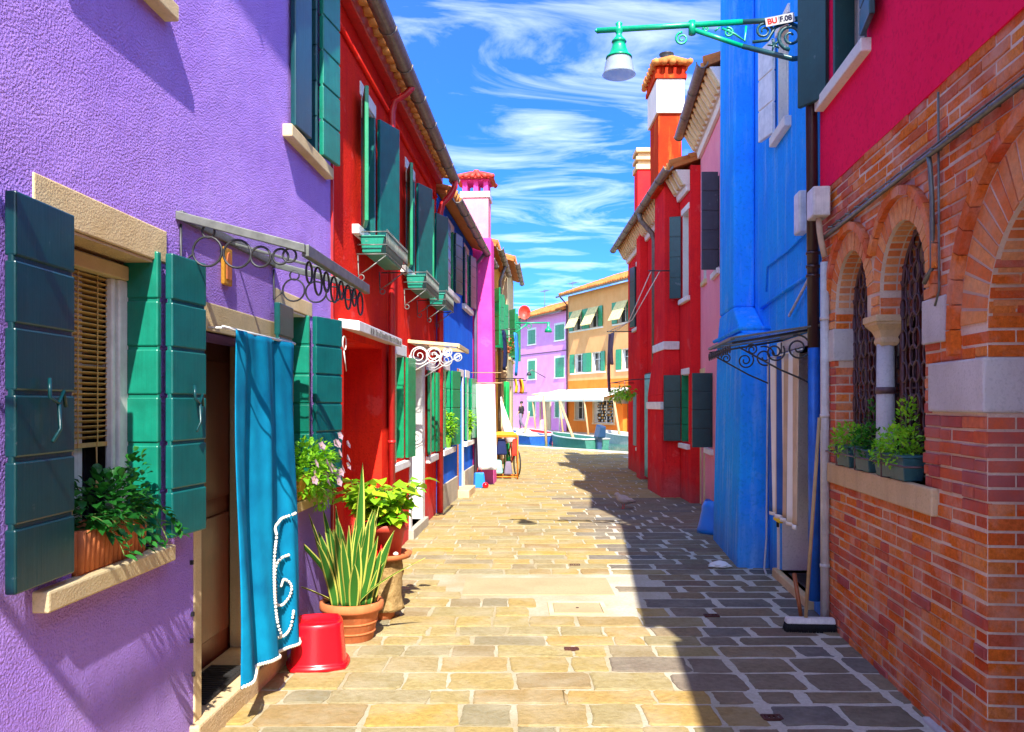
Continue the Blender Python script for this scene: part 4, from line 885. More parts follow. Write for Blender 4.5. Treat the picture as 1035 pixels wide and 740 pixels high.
# ================================================================ FOREGROUND: BUCKET AND POTS
t = thing('red_bucket', 'glossy red plastic bucket standing upside down by the purple wall', 'bucket', (-1.19, 5.17, 0), .2)
m = MB(); m.lathe((0, 0, 0), [(.175, .0), (.190, .006), (.192, .022), (.172, .034), (.168, .05), (.150, .245), (.146, .268), (.138, .277), (.128, .274), (.122, .255)], 48, sq=.5); m.build('body', 'redplastic', t)
m = MB(); m.lathe((0, 0, .028), [(.176, 0), (.182, .004), (.176, .008)], 48, sq=.5); m.build('rim', 'redplastic', t)
t = thing('snake_plant', 'tall yellow edged snake plant in a round clay pot beside the red bucket', 'potted plant', (-1.09, 5.72, 0))
m = MB(); m.lathe((0, 0, 0), [(.135, 0), (.145, .01), (.185, .20), (.190, .205), (.212, .208), (.216, .225), (.214, .262), (.200, .268), (.190, .262), (.185, .235)], 36)
m.lathe((0, 0, 0), [(.157, .055), (.163, .06), (.163, .066), (.159, .07)], 36); m.lathe((0, 0, 0), [(.17, .12), (.1765, .125), (.1765, .131), (.173, .135)], 36); m.build('pot', 'terra', t)
m = MB(); m.lathe((0, 0, .235), [(.01, 0), (.184, 0), (.184, .004), (.01, .006)], 24); m.build('soil', 'soil', t)
rs = random.Random(11)
specs = [(.03, .02, .03, .06, .96, .075)]
for i in range(46):
    a = rs.uniform(0, 6.28); rr = rs.uniform(.02, .14); L_ = rs.uniform(.36, .68) if rr < .11 else rs.uniform(.22, .52); sp = rs.uniform(.02, .17)+rr*1.3
    specs.append((rr*math.cos(a), rr*math.sin(a), math.cos(a)*sp, math.sin(a)*sp, L_, rs.uniform(.055, .08)))
specs += [(-.06, 0, -.62, -.1, .70, .06), (.05, -.05, .85, -.2, .55, .05), (-.08, -.05, -.95, -.2, .42, .04)]
for bx_, by_, dx, dy, L_, wd in specs:
    m = MB(); n = 12; tw = rs.uniform(-1, 1); ca = rs.uniform(0, 3.14)
    side0 = Vector((math.cos(ca), math.sin(ca), 0)) if rs.random() > .55 else Vector((1, rs.uniform(-.4, .4), 0)).normalized()
    vs = []
    for i in range(n+1):
        tt = i/n; p = Vector((bx_+dx*L_*tt**1.4, by_+dy*L_*tt**1.4, .235+L_*tt*math.sqrt(max(.1, 1-min(.9, (dx*dx+dy*dy)*.8)))))
        w = wd*(.55+.9*tt-1.45*tt**3)*.62 if tt < 1 else 0
        w = max(w, 0.0005); an = tw*tt*.8; sd = side0*math.cos(an)+Vector((-side0.y, side0.x, 0))*math.sin(an); nn = Vector((-sd.y, sd.x, 0))
        for e in (-1, -.66, 0, .66, 1): vs.append(p+sd*w*e+nn*(w*.28*abs(e)))
    for i in range(n):
        pass
    b0_ = len(m.v); m.v += vs
    for i in range(n):
        for e in range(4): m.f.append([b0_+i*5+e, b0_+i*5+e+1, b0_+(i+1)*5+e+1, b0_+(i+1)*5+e]); m.mi.append(1 if e in (0, 3) else 0); m.sm.append(True)
    m.build('leaf', ['leaf_snake', 'leaf_edge'], t, solid=.003, recalc=False)
t = thing('log_pedestal', 'pitted stone log pedestal under the red pot', 'pedestal', (-.95, 6.28, 0))
m = MB(); m.lathe((-.03, 0, 0), [(.10, 0), (.105, .04), (.12, .07), (.10, .09)], 20); m.build('foot', 'terra', t)
m = MB(); n = 40; prof = []
for j in range(16):
    z = .07+j*.025
    for k in range(n):
        a = 2*math.pi*k/n; r_ = .128+.012*noise.noise(Vector((math.cos(a)*2, math.sin(a)*2, z*7)))+.010*noise.noise(Vector((math.cos(a)*7, math.sin(a)*7, z*22)))+.02*(j < 3)*(.5-.17*j)
        prof.append((r_*math.cos(a), r_*math.sin(a), z))
m.add(prof, [(j*n+k, j*n+(k+1) % n, (j+1)*n+(k+1) % n, (j+1)*n+k) for j in range(15) for k in range(n)]+[list(range(n))[::-1], list(range(15*n, 16*n))], True); m.build('log', 'trunkstone', t)
t = thing('leafy_plant', 'yellow green leafy plant in a red pot on the stone log', 'potted plant', (-.95, 6.28, .446))
m = MB(); m.lathe((0, 0, 0), [(.15, 0), (.19, .01), (.205, .045), (.195, .048), (.17, .02)], 30); m.build('saucer', 'terra', t)
m = MB(); m.lathe((0, 0, .021), [(.115, 0), (.15, .19), (.17, .195), (.174, .24), (.16, .245), (.15, .22)], 30); m.build('pot', 'terrared', t)
m = MB(); m.lathe((0, 0, .235), [(.01, 0), (.152, 0), (.152, .004), (.01, .005)], 20); m.build('soil', 'soil', t)
m = MB()
for i in range(34):
    a = rs.uniform(0, 6.28); p = Vector((.05*math.cos(a), .05*math.sin(a), .24)); d = Vector((math.cos(a)*rs.uniform(.1, 1), math.sin(a)*rs.uniform(.1, 1), rs.uniform(.5, 1.1))).normalized(); L_ = rs.uniform(.18, .42)
    q = p+d*L_; pts = [p, p+d*L_*.5+Vector((0, 0, .02)), q]; m.tube(pts, [.005, .004, .0025], 5, mi=1)
    for k in range(9):
        b_ = p.lerp(q, .35+.65*(k+1)/9); an = a+k*2.4; dd = Vector((math.cos(an), math.sin(an), .15)); sz = rs.uniform(.09, .15)
        if b_.x < -.36: continue
        m.leaf(b_, dd, sz*.68, sz, .35)
m.build('foliage', ['leaf_lime', 'stem'], t, recalc=False)
for (x, y_, mt, lb) in ((.10, -.13, 'bead', 'white shell lying on the saucer edge nearest the street'), (.03, -.165, 'bead', 'white shell on the saucer below the red ornament'), (-.04, -.16, 'petal', 'pinkish shell on the saucer nearest the snake plant')):
    g = thing('shell', lb, 'shell', (-.95+x, 6.28+y_, .49), 0, 'shells on the saucer'); m = MB(); m.lathe((0, 0, 0), [(.002, 0), (.022, .006), (.018, .018), (.004, .026)], 9); m.build('shell_body', mt, g)
g = thing('garden_ornament', 'small pointed red ornament stuck between the pot and the saucer', 'ornament', (-.95, 6.11, .492)); m = MB()
for dx in (-.04, 0, .04): m.lathe((dx, 0, 0), [(.022, 0), (.016, .03), (.001, .085)], 8)
m.build('cones', 'redplastic', g)

# ================================================================ RIGHT: BRICK AND ROSE HOUSE
h = K = House('brick_house', 'orange brick house with arched windows and rose red upper wall on the right', (1.698, 0), (.098, 1), (-1, 0), 6.28)
C1, C2, RA, ZS = 4.655, 5.575, .345, 2.265
PC, PR, PZ = 3.134, .5, 1.95
facade(h, 1.3, 6.28, -.1, 3.155, [[(C1-RA, 1.18), (C2+RA, 1.18)]+[(C2+RA*math.cos(math.pi*i/16), ZS+RA*math.sin(math.pi*i/16)) for i in range(17)]+[(C2-RA, 2.13), (C1+RA, 2.13)]+[(C1+RA*math.cos(math.pi*i/16), ZS+RA*math.sin(math.pi*i/16)) for i in range(17)]], 'mortar', t=.3, outline=[(1.3, -.1), (PC-PR, -.1), (PC-PR, PZ)]+[(PC-PR*math.cos(math.pi*i/20), PZ+PR*math.sin(math.pi*i/20)) for i in range(1, 20)]+[(PC+PR, PZ), (PC+PR, -.1), (6.28, -.1), (6.28, 3.155), (1.3, 3.155)])
facade(h, 1.3, 6.28, 3.16, 4.72, [rect(5.20, 5.98, 3.84, 4.66)], 'rose', t=.3, o=.012, name='upper_wall')
m = h.mb(); m.box(1.31, PC-PR, -5, -.302, -.1, 4.7); m.box(PC+PR, 6.27, -5, -.302, -.1, 4.7); m.box(PC-PR, PC+PR, -5, -.302, 2.62, 4.7); m.box(PC-PR, PC+PR, -5, -4.6, -.1, 2.62); m.build('inner_walls', 'orangeplaster', h.root)
roof(h, 1.3, 6.28, 4.72, over=.05, tiles=False); gutter(h, 1.3, 6.3, .10, 4.74, .05)
NB = House('unseen_shadow_house', 'unseen pale house added behind the viewer to shape the street shadow', (1.698, 0), (.098, 1), (-1, 0), 1.28); facade(NB, -10, 1.28, -.1, 4.3, [], 'cream'); body(NB, -10, 1.28, 4.3, 'cream'); roof(NB, -10, 1.28, 4.3, over=.07, tiles=False)  # added out of view; eave height set for the shadow edge on the paving
PROUD = .0045
rb = random.Random(21)
def brick(m, s0, s1, z0, z1, o0=-.02, o1=PROUD, face='s'):
    """one hand made brick, front edges slightly broken"""
    e = .004; p = o1+rb.uniform(-.003, .006); j = lambda: rb.uniform(-.0035, .0035)
    a0, a1, c0, c1 = s0+j(), s1+j(), z0+j(), z1+j()
    back = [(a0, o0, c0), (a1, o0, c0), (a1, o0, c1), (a0, o0, c1)]; mid_ = [(a0, p-e, c0), (a1, p-e, c0), (a1, p-e, c1), (a0, p-e, c1)]
    tl = rb.uniform(-.002, .002)
    fr = [(a0+e, p+tl, c0+e), (a1-e, p-tl, c0+e), (a1-e, p-tl, c1-e), (a0+e, p+tl, c1-e)]
    if face == 'o': f = lambda q: (q[1], q[0], q[2])
    else: f = lambda q: q
    vs = [f(q) for q in back+mid_+fr]
    m.add(vs, [(i, (i+1) % 4, 4+(i+1) % 4, 4+i) for i in range(4)]+[(4+i, 4+(i+1) % 4, 8+(i+1) % 4, 8+i) for i in range(4)]+[(8, 9, 10, 11)])
CP = .0625; HB = .050
def voids(zc):
    v = [(-99, PC+PR)] if zc < PZ else []
    ro = .83
    if zc >= PZ and zc-PZ < ro: x = math.sqrt(ro*ro-(zc-PZ)**2); v.append((PC-x, PC+x))
    if 1.55 < zc < 1.81: v.append((PC+PR-.01, 4.225))
    for c in (C1, C2):
        if 1.18 < zc < ZS: v.append((c-RA, c+RA))
        if zc >= ZS-.13 and zc-ZS < RA+.2:
            x = math.sqrt(max(0, (RA+.2)**2-max(0, zc-ZS)**2)); v.append((c-x, c+x))
    if 1.03 < zc < 1.19: v.append((4.14, 6.04))
    if 1.89 < zc < 2.14: v.append((4.02, 4.32)); v.append((5.90, 6.22))
    if 1.18 < zc < 2.14: v.append((C1, C2))
    return v
mb1, mb2 = h.mb(), h.mb()
nrow = int(3.15/CP)
for k in range(nrow+1):
    z0 = k*CP-.01; zc = z0+HB/2; lo, hi = 1.6, 6.25
    iv = [(lo, hi)]
    for a, b in voids(zc):
        nv = []
        for p, q in iv:
            if b <= p or a >= q: nv.append((p, q))
            else:
                if a > p: nv.append((p, a))
                if b < q: nv.append((b, q))
        iv = nv
    for p, q in iv:
        s = p+(0 if k % 2 else 0); first = True
        while s < q-.02:
            L_ = .118 if ((k % 2) and first) else (rb.choice([.245, .245, .25, .12, .24]) if zc < 2.9 else .245)
            if k % 4 == 3 and rb.random() < .5: L_ = .12
            e = min(s+L_-.013, q-.004)
            if q-e < .05: e = q-.004
            worn = (1.18 < zc < 1.56 and s < 4.3) or (1.2 < zc < 1.9 and s > 5.7) or rb.random() < .10+(.25 if s > 5.3 and zc < 1 else 0) or (zc > 2.75 and s > 5.4 and rb.random() < .5)
            brick(mb2 if worn else mb1, s, e, z0, z0+HB, o1=PROUD+(.007*rb.random() if worn else 0))
            s = e+.013; first = False
    # jamb of the passage, facing back toward the camera
    if zc < PZ+.3 and not (1.55 < zc < 1.81):
        o = -.003; first = True
        while o > -.62:
            L_ = .118 if (k % 2 == 0 and first) else .245
            o2 = o-L_+.01; x = PC+PR if zc < PZ else PC+math.sqrt(PR*PR-(zc-PZ)**2)
            worn = 1.2 < zc < 1.56
            mm = mb2 if worn else mb1
            e = .004; pr = x-PROUD-rb.uniform(0, .003)
            mm.hexa([(pr, o2, z0), (x+.03, o2, z0), (x+.03, o, z0), (pr, o, z0), (pr, o2, z0+HB), (x+.03, o2, z0+HB), (x+.03, o, z0+HB), (pr, o, z0+HB)])
            o = o2-.010; first = False
    # reveals of the two arched windows
    if 1.18 < zc < ZS:
        for c in (C1, C2):
            if 1.87 < zc < 2.14: continue
            x = c+RA
            if c == C1 and zc > 1.3: 
                pass
            if c == C1 and zc < 1.89: continue
            for o0, o1 in (((-.19, -.003),) if k % 2 else ((-.19, -.10), (-.09, -.003))):
                mb1.box(x-PROUD, x+.02, o0, o1, z0, z0+HB)
mb1.build('brickwork', 'brick', h.root, recalc=True); mb2.build('worn_brickwork', 'brickworn', h.root)
def voussoirs(m, c, zs, r0, r1, o1, a0, a1, n, clip=None, o0=-.02, gap=.006):
    for i in range(n):
        A, B = a0+(a1-a0)*i/n, a0+(a1-a0)*(i+1)/n; ga = gap/((r0+r1)/2)
        A += ga/2; B -= ga/2; p = o1+rb.uniform(-.003, .003)
        am = (A+B)/2; xm = c+(r0+r1)/2*math.cos(am)
        if clip and not (clip[0] < xm < clip[1]): continue
        q = lambda r, t, o: (c+r*math.cos(t), o, zs+r*math.sin(t))
        m.hexa([q(r0+.002, A, o0), q(r1-.002, A, o0), q(r1-.002, A, p), q(r0+.002, A, p), q(r0+.002, B, o0), q(r1-.002, B, o0), q(r1-.002, B, p), q(r0+.002, B, p)])
mid_ = (C1+C2)/2
m = h.mb()
for c, cl in ((C1, (0, mid_)), (C2, (mid_, 9))):
    voussoirs(m, c, ZS, RA, RA+.125, .005, 0, math.pi, 19, cl, gap=.013)
    # intrados bricks
    for i in range(21):
        A, B = math.pi*i/21+.022, math.pi*(i+1)/21-.022
        q = lambda r, t, o: (c+r*math.cos(t), o, ZS+r*math.sin(t))
        for o0, o1 in ((-.19, -.10), (-.09, -.021)): m.hexa([q(RA-.004, A, o0), q(RA+.02, A, o0), q(RA+.02, A, o1), q(RA-.004, A, o1), q(RA-.004, B, o0), q(RA+.02, B, o0), q(RA+.02, B, o1), q(RA-.004, B, o1)])
    z = 2.13
    while z < ZS-.02:
        for x in (c-RA-.125, c+RA+.004): 
            if (x < mid_) == (c == C1): m.box(x, x+.12, -.02, .012, z, z+HB)
        z += CP
voussoirs(m, PC, PZ, PR, PR+.25, .006, 0, math.pi, 28, gap=.014)
for i in range(30):
    A, B = math.pi*i/30+.014, math.pi*(i+1)/30-.014
    q = lambda r, t, o: (PC+r*math.cos(t), o, PZ+r*math.sin(t))
    for o0, o1 in ((-.62, -.40), (-.39, -.16), (-.15, -.021)): m.hexa([q(PR-.004, A, o0), q(PR+.02, A, o0), q(PR+.02, A, o1), q(PR-.004, A, o1), q(PR-.004, B, o0), q(PR+.02, B, o0), q(PR+.02, B, o1), q(PR-.004, B, o1)])
m.build('arch_bricks', 'brickpale', h.root)
m = h.mb()
for c, cl in ((C1, (0, mid_-.01)), (C2, (mid_+.01, 9))): voussoirs(m, c, ZS, RA+.133, RA+.19, .035, 0, math.pi, 13, cl)
for x in (C1-RA-.19, C2+RA+.133):
    z = 2.13
    while z < ZS-.03: m.box(x, x+.057, -.02, .035, z, z+.058); z += CP
voussoirs(m, PC, PZ, PR+.26, PR+.325, .045, -.16, math.pi, 22)
m.build('arch_hood', 'brick', h.root)
m = h.mb(); m.box(4.03, 4.315, -.18, .020, 1.90, 2.125); m.box(5.905, 6.21, -.18, .020, 1.90, 2.125); m.build('impost', 'greystone', h.root, bevel=.008)
m = h.mb(); m.box(PC+PR-.018, 4.22, -.60, .026, 1.56, 1.80); m.build('corner_block', 'greystone', h.root, bevel=.010)
m = h.mb(); m.box(4.15, 5.05, -.20, .035, 1.04, 1.18); m.box(5.055, 6.03, -.20, .032, 1.04, 1.18); m.build('window_sill', 'sillstone', h.root, bevel=.010)
m = h.mb(); m.box(PC+PR+.25, PC+PR+.62, -.02, .04, -.05, .02); m.build('footing', 'greystone', h.root, bevel=.01)
# column between the windows
cc = mid_; co = -.07
m = h.mb(); m.lathe((cc, co, 1.18), [(.075, 0), (.075, .03), (.06, .05), (.055, .08), (.05, .78)], 24); col_ = m.build('column', 'greystone', h.root)
m = h.mb()
def sqr(z, r): return [(cc-r, co-r, z), (cc+r, co-r, z), (cc+r, co+r*.8, z), (cc-r, co+r*.8, z)]
lv = [(1.95, .05), (1.97, .062), (1.985, .062), (2.0, .055), (2.04, .075), (2.075, .11), (2.09, .112), (2.09, .122), (2.13, .122)]
vs = []; [vs.extend(sqr(z, r)) for z, r in lv]
m.add(vs, [(4*i+k, 4*i+(k+1) % 4, 4*i+4+(k+1) % 4, 4*i+4+k) for i in range(len(lv)-1) for k in range(4)]+[(0, 1, 2, 3), tuple(len(vs)-4+k for k in range(4))]); m.build('capital', 'sillstone', col_, bevel=.004)
m = h.mb(); m.tube([(cc, co, 1.66), (cc, co, 1.70)], .058, 16); m.build('iron_collar', 'grille', col_)
# iron grilles of linked rings
for c in (C1, C2):
    m = h.mb(); m.box(c-RA-.11, c+RA+.11, -.27, -.25, 1.17, ZS+RA); w = m.build('window', 'glass', h.root)
    g = h.mb(); o = -.125; step = .098
    for iz in range(16):
        for ix in range(-4, 5):
            x = c+ix*step+(step/2 if iz % 2 else 0); z = 1.22+iz*.094
            top = ZS+math.sqrt(max(0, RA*RA-(x-c)**2))
            if abs(x-c) < RA-.01 and z < top-.02:
                pts = [(x+.050*math.cos(a*math.pi/7), o+(.006 if ix % 2 else -.004), z+.060*math.sin(a*math.pi/7)) for a in range(14)]
                g.tube(pts, .0065, 5, closed=True)
    for x in (c-RA+.02, c+RA-.02): g.tube([(x, o, 1.18), (x, o, ZS)], .010, 6)
    g.tube([(c+(RA-.02)*math.cos(a*math.pi/14), o, ZS+(RA-.02)*math.sin(a*math.pi/14)) for a in range(15)], .010, 6)
    for z in (1.22, 1.69): g.tube([(c-RA, o-.01, z), (c+RA, o-.01, z)], .008, 6)
    g.build('grille', 'grille', w)
    f = h.mb(); f.box(c-RA, c-RA+.05, -.249, -.21, 1.18, ZS+.1); f.box(c+RA-.05, c+RA, -.249, -.21, 1.18, ZS+.1); f.box(c-.025, c+.025, -.249, -.215, 1.18, ZS+RA); f.build('frame', 'doorbrown', w)
# upper window with dark leaves
window(h, 5.20, 5.98, 3.84, 4.66, .2, 'whitepaint', None, (5.12, 6.20, 3.75, 3.835, .075),
       [((6.02, .03), (6.26, .17), 3.80, 4.66, 1, 'darkgreen'), ((5.90, -.12), (5.90, .02), 3.86, 4.66, 1, 'darkgreen'), ((5.17, .05), (4.86, .09), 3.86, 4.66, 5, 'teal')], trim='whitewall')
# conduit, cable, junction boxes, pipes
m = h.mb(); m.tube([(2.2, .035, 2.85), (4.3, .035, 2.835), (6.12, .035, 2.80)], .015, 8); m.tube([(2.2, .03, 2.885), (6.05, .03, 2.85)], .005, 5)
for i in range(14): s = 3.3+i*.2; m.tube([(s, .0, 2.84), (s, .058, 2.84)], .007, 5)
m.tube([(4.18, .035, 2.83), (4.15, .04, 2.78), (4.15, .03, 2.60), (4.15, .03, 2.27), (4.20, .05, 2.20)], .012, 8); m.tube([(4.10, .02, 3.12), (4.09, .02, 2.15), (4.13, .025, 2.08)], .006, 5)
m.build('conduit', 'greyiron', h.root)
m = h.mb(); m.box(5.93, 6.12, .03, .15, 2.93, 3.14); m.build('junction_box', 'plasticwhite', h.root, bevel=.012)
m = h.mb(); m.tube([(6.02, .09, 2.93), (6.03, .08, 2.84), (6.06, .06, 2.76), (6.06, .036, 2.66)], .022, 8); m.build('cable_bundle', 'cbeige', h.root)
m = h.mb(); m.tube([(6.06, .036, .0), (6.06, .036, 2.62)], .032, 12)
for z in (.42, 1.5, 2.2): m.tube([(6.06, .036, z), (6.06, .036, z+.025)], .036, 12)
m.build('plastic_pipe', 'pvc', h.root)
m = h.mb(); m.tube([(6.32, .12, 4.82), (6.32, .07, 4.6), (6.32, .05, 2.02)], .044, 12)
for z in (2.55, 2.62, 2.72): m.tube([(6.32, .055, z), (6.32, .055, z+.02)], .052, 12)
dp = m.build('downpipe', 'brownpipe', h.root)
m = h.mb(); m.tube([(6.32, .048, 2.02), (6.32, .045, .12)], .044, 12); m.build('lower_pipe', 'bluepipe', dp)
# planters on the brick sill, with their guard bar
def sillbox(s, w, label, seed, mt='boxteal'):
    t = h.thing('sill_planter', label, 'planter', s, -.01, 1.182, 'planters behind the iron bar on the brick house sill')
    m = MB(); a, b_ = w/2, .065
    m.hexa([(-a+.03, -b_+.02, 0), (a-.03, -b_+.02, 0), (a-.03, b_-.015, 0), (-a+.03, b_-.015, 0), (-a, -b_, .125), (a, -b_, .125), (a, b_, .125), (-a, b_, .125)])
    m.box(-a-.008, a+.008, -b_-.006, b_+.008, .125, .14); m.build('box', mt, t, bevel=.006)
    m = MB(); foliage(m, (0, 0, .19), (a*1.0, .11, .10), int(900*w), .034, 0, .5, .1, .5); foliage(m, (0, .07, .14), (a*.9, .06, .07), int(300*w), .030, 0, .1, .2, .5)
    if seed:
        foliage(m, (.02, -.05, .34), (.09, .06, .12), 110, .03, 0, .6, .1); m.tube([(0, -.03, .14), (.02, -.05, .42)], .004, 5, mi=1)
    m.build('foliage', ['leaf_bright' if seed != 2 else 'leaf_mid', 'stem'], t, recalc=False)
sillbox(4.72, .50, 'large teal planter with bushy green succulents nearest the stone block', 1)
sillbox(5.20, .30, 'middle grey planter with spiky green plant in front of the column', 2)
sillbox(5.60, .32, 'farthest dark planter with pale green succulents by the white pipe', 0)
m = h.mb(); m.tube([(4.35, -.02, 1.27), (4.35, .085, 1.27), (5.85, .085, 1.27), (5.85, -.02, 1.27)], .006, 6)
for s in (4.72, 5.2, 5.6): m.tube([(s, .085, 1.33), (s, .085, 1.19), (s, .02, 1.182)], .005, 5)
m.build('guard_bar', 'grille', h.root)

# ================================================================ RIGHT: BLUE HOUSE
h = RB = House('tall_blue_house', 'tall bright blue house with stepped chimney breast on the right', (1.698, 0), (.098, 1), (-1, 0), 10.5)
facade(h, 6.285, 10.5, -.1, 6.5, [rect(6.62, 7.70, .08, 2.06), rect(7.35, 7.78, 4.1, 5.0)], 'rblue'); body(h, 6.285, 10.5, 6.5, 'rblue'); roof(h, 6.285, 10.5, 6.5, over=.1, tiles=False)
m = h.mb(); B0, B1 = 8.14, 9.9
m.hexa([(B0, .001, -.1), (B1, .001, -.1), (B1, .30, -.1), (B0, .31, -.1), (B0+.05, .001, 2.28), (B1, .001, 2.28), (B1, .25, 2.28), (B0+.05, .26, 2.28)])
m.hexa([(B0+.05, .0015, 2.28), (B1, .0015, 2.28), (B1, .25, 2.28), (B0+.05, .26, 2.28), (8.88, .0015, 2.62), (B1, .0015, 2.62), (B1, .22, 2.62), (8.88, .23, 2.62)])
m.hexa([(8.88, .002, 2.62), (B1, .002, 2.62), (B1, .22, 2.62), (8.88, .23, 2.62), (8.88, .002, 7.6), (B1, .002, 7.6), (B1, .21, 7.6), (8.88, .22, 7.6)])
m.build('chimney_breast', 'rblue', h.root, bevel=.025)
m = h.mb(); 
for z, o in ((2.26, .285), (2.33, .28)): m.tube([(B0-.01, .0, z), (B0-.01, o-.02, z), (B0+.02, o, z), (B1, o, z)], .022, 8)
m.tube([(6.4, .0, 2.62), (7.4, .01, 2.60), (8.5, .01, 2.57)], .018, 6); m.tube([(6.4, .012, 2.98), (7.3, .012, 2.93), (8.2, .012, 2.94), (8.26, .012, 2.7)], .010, 6)
m.build('mouldings', 'rblue', h.root)
m = h.mb(); m.tube([(8.12, .02, 2.2), (8.12, .03, 1.0), (8.10, .04, .3), (8.0, .08, .03), (7.8, .10, .012)], .010, 6); m.tube([(6.45, .02, 2.62), (7.2, .03, 2.35)], .012, 6); m.build('white_cable', 'pvc', h.root)
m = h.mb(); m.box(6.61, 7.71, -.32, -.28, .05, 2.07); dr = m.build('door', 'whitepaint', h.root)
m = h.mb(); m.box(6.7, 7.1, -.28, -.268, .3, 1.0); m.box(7.2, 7.6, -.28, -.268, .3, 1.0); m.box(6.7, 7.1, -.28, -.268, 1.1, 1.95); m.box(7.2, 7.6, -.28, -.268, 1.1, 1.95); m.build('door_panels', 'whitepaint', dr, bevel=.008)
m = h.mb(); m.box(7.701, 7.78, -.27, .010, -.02, 2.16); m.box(6.53, 6.619, -.27, .010, -.02, 2.16); m.box(6.619, 7.701, -.27, .010, 2.06, 2.16); m.build('door_surround', 'whitewall', h.root, bevel=.005)
m = h.mb(); m.box(7.68, 7.699, -.27, -.02, .08, 2.06); m.build('reveal_plaster', 'whitewall', h.root)
m = h.mb(); m.box(6.50, 7.80, -.27, .05, -.02, .08); m.build('doorstep', 'marble', h.root, bevel=.01)
t = h.thing('doormat', 'small dark mat on the threshold of the right blue house', 'doormat', 7.2, -.13, .081)
m = MB(); m.box(-.3, .3, -.1, .1, 0, .012); m.build('mat', 'rubber', t, bevel=.01); m = MB()
for i in range(16): m.box(-.27+i*.034, -.253+i*.034, -.08, .08, .011, .016)
m.build('ribs', 'rubber', t)
window(h, 7.35, 7.78, 4.1, 5.0, .12, 'whitepaint', (7.3, 7.83, 5.0, 5.08, .02), (7.25, 7.88, 4.0, 4.09, .06), [((7.82, .03), (8.12, .10), 4.12, 5.0, 3, 'whitepaint')], trim='whitewall')
m = h.mb(); m.box(6.60, 6.78, .01, .09, 2.95, 3.28); m.build('meter_box', 'plasticwhite', h.root, bevel=.015)
m = h.mb(); m.tube([(10.42, .06, 6.5), (10.42, .06, .02)], .045, 8); m.build('downpipe', 'bluepipe', h.root)
m = h.mb(); m.tube([(6.44, .05, 4.6), (6.44, .03, 3.0)], .010, 6); m.build('wall_cable', 'pvc', h.root)
def rings_b(m):
    for s in (6.33, 7.58):
        m.tube([(s, 0, 2.17), (s, .65, 2.06)], .009, 6)
        ring(m, (s, .16, 2.02), .10, 'oz', .007, turns=1.8, r1=.02, ph=1.2); ring(m, (s, .33, 1.99), .075, 'oz', .007, turns=1.7, r1=.015, ph=2.5); ring(m, (s, .50, 2.01), .045, 'oz', .006, turns=1.6, r1=.01)
        m.tube([(s, .01, 1.72), (s, .12, 1.78), (s, .3, 1.86), (s, .60, 2.03)], .007, 6); m.tube([(s, .01, 2.15), (s, .01, 1.66)], .009, 6)
    for i in range(11): ring(m, (6.40+i*.115, .655, 2.015), .038, 'az', .005, turns=1.5, r1=.012)
canopy(h, 6.3, 7.6, .65, 2.19, 2.10, rings_b, frame='greyiron', rmat='iron', fr=.4)
t = h.thing('striped_curtain', 'blue white and beige striped curtain hanging short of the blue house doorway', 'curtain', 6.95, .10, .66)
m = MB()
st = ['cbeige', 'cbeige', 'cwhite', 'cnavy', 'cbeige', 'cbeige', 'cwhite', 'cblue', 'cbeige', 'cwhite', 'cblue', 'cbeige']
mats = ['cbeige', 'cwhite', 'cblue', 'cnavy']
m.grid(lambda u, v: ((u-.5)*1.2*(.85+.15*v), .04+.016*math.sin(u*30+v)*(.7+.3*(1-v))+.012*math.sin(u*9), v*1.34), 96, 20, mi=lambda u, v: mats.index(st[int(u*11.99)])); m.build('cloth', mats, t, solid=.004)
m = MB(); m.grid(lambda u, v: ((u-.5)*1.02, .05+.016*math.sin(u*30), -.03+v*.035), 60, 2); m.build('hem', 'cwhite', t, solid=.006)
m = MB(); m.tube([(-.62, .03, 1.35), (.62, .03, 1.35)], .009, 6); m.build('rod', 'whitepaint', t)
t = h.thing('hanging_brush', 'yellow and black brush head hanging under the striped curtain', 'brush', 7.1, .14, .60)
m = MB(); m.box(-.10, .12, -.02, .02, 0, .03); m.build('head', 'cyellow', t, bevel=.008); m = MB(); m.box(.02, .045, -.01, .01, -.05, 0); m.build('hook', 'rubber', t, bevel=.004)
t = h.thing('plastic_bag', 'bright blue plastic bag slumped behind the blue chimney breast', 'bag', 10.35, .22, 0)
m = MB(); n = 20; vs = []
for j in range(8):
    z = j*.055; 
    for k in range(n):
        a = 2*math.pi*k/n; r_ = (.19, .20, .19, .18, .16, .15, .15, .13)[j]*(1+.14*noise.noise(Vector((math.cos(a)*1.6, math.sin(a)*1.6, z*9)))); vs.append((r_*math.cos(a), r_*math.sin(a), z+(.03*math.sin(a*3) if j == 7 else 0)))
m.add(vs, [(j*n+k, j*n+(k+1) % n, (j+1)*n+(k+1) % n, (j+1)*n+k) for j in range(7) for k in range(n)]+[list(range(n))[::-1], list(range(7*n, 8*n))], True); m.build('sack', 'blueplastic', t)
t = thing('crumpled_paper', 'crumpled white paper on the paving at the foot of the blue chimney breast', 'paper', (2.02, 8.18, .01))
m = MB(); n = 12; vs = []
for j in range(5):
    for k in range(n):
        a = 2*math.pi*k/n; r_ = (.05, .075, .07, .045, .01)[j]*(1+.5*noise.noise(Vector((math.cos(a)*3, math.sin(a)*3, j*1.7)))); vs.append((r_*1.5*math.cos(a), r_*math.sin(a), j*.016))
m.add(vs, [(j*n+k, j*n+(k+1) % n, (j+1)*n+(k+1) % n, (j+1)*n+k) for j in range(4) for k in range(n)]+[list(range(n))[::-1], list(range(4*n, 5*n))]); m.build('paper', 'cwhite', t)
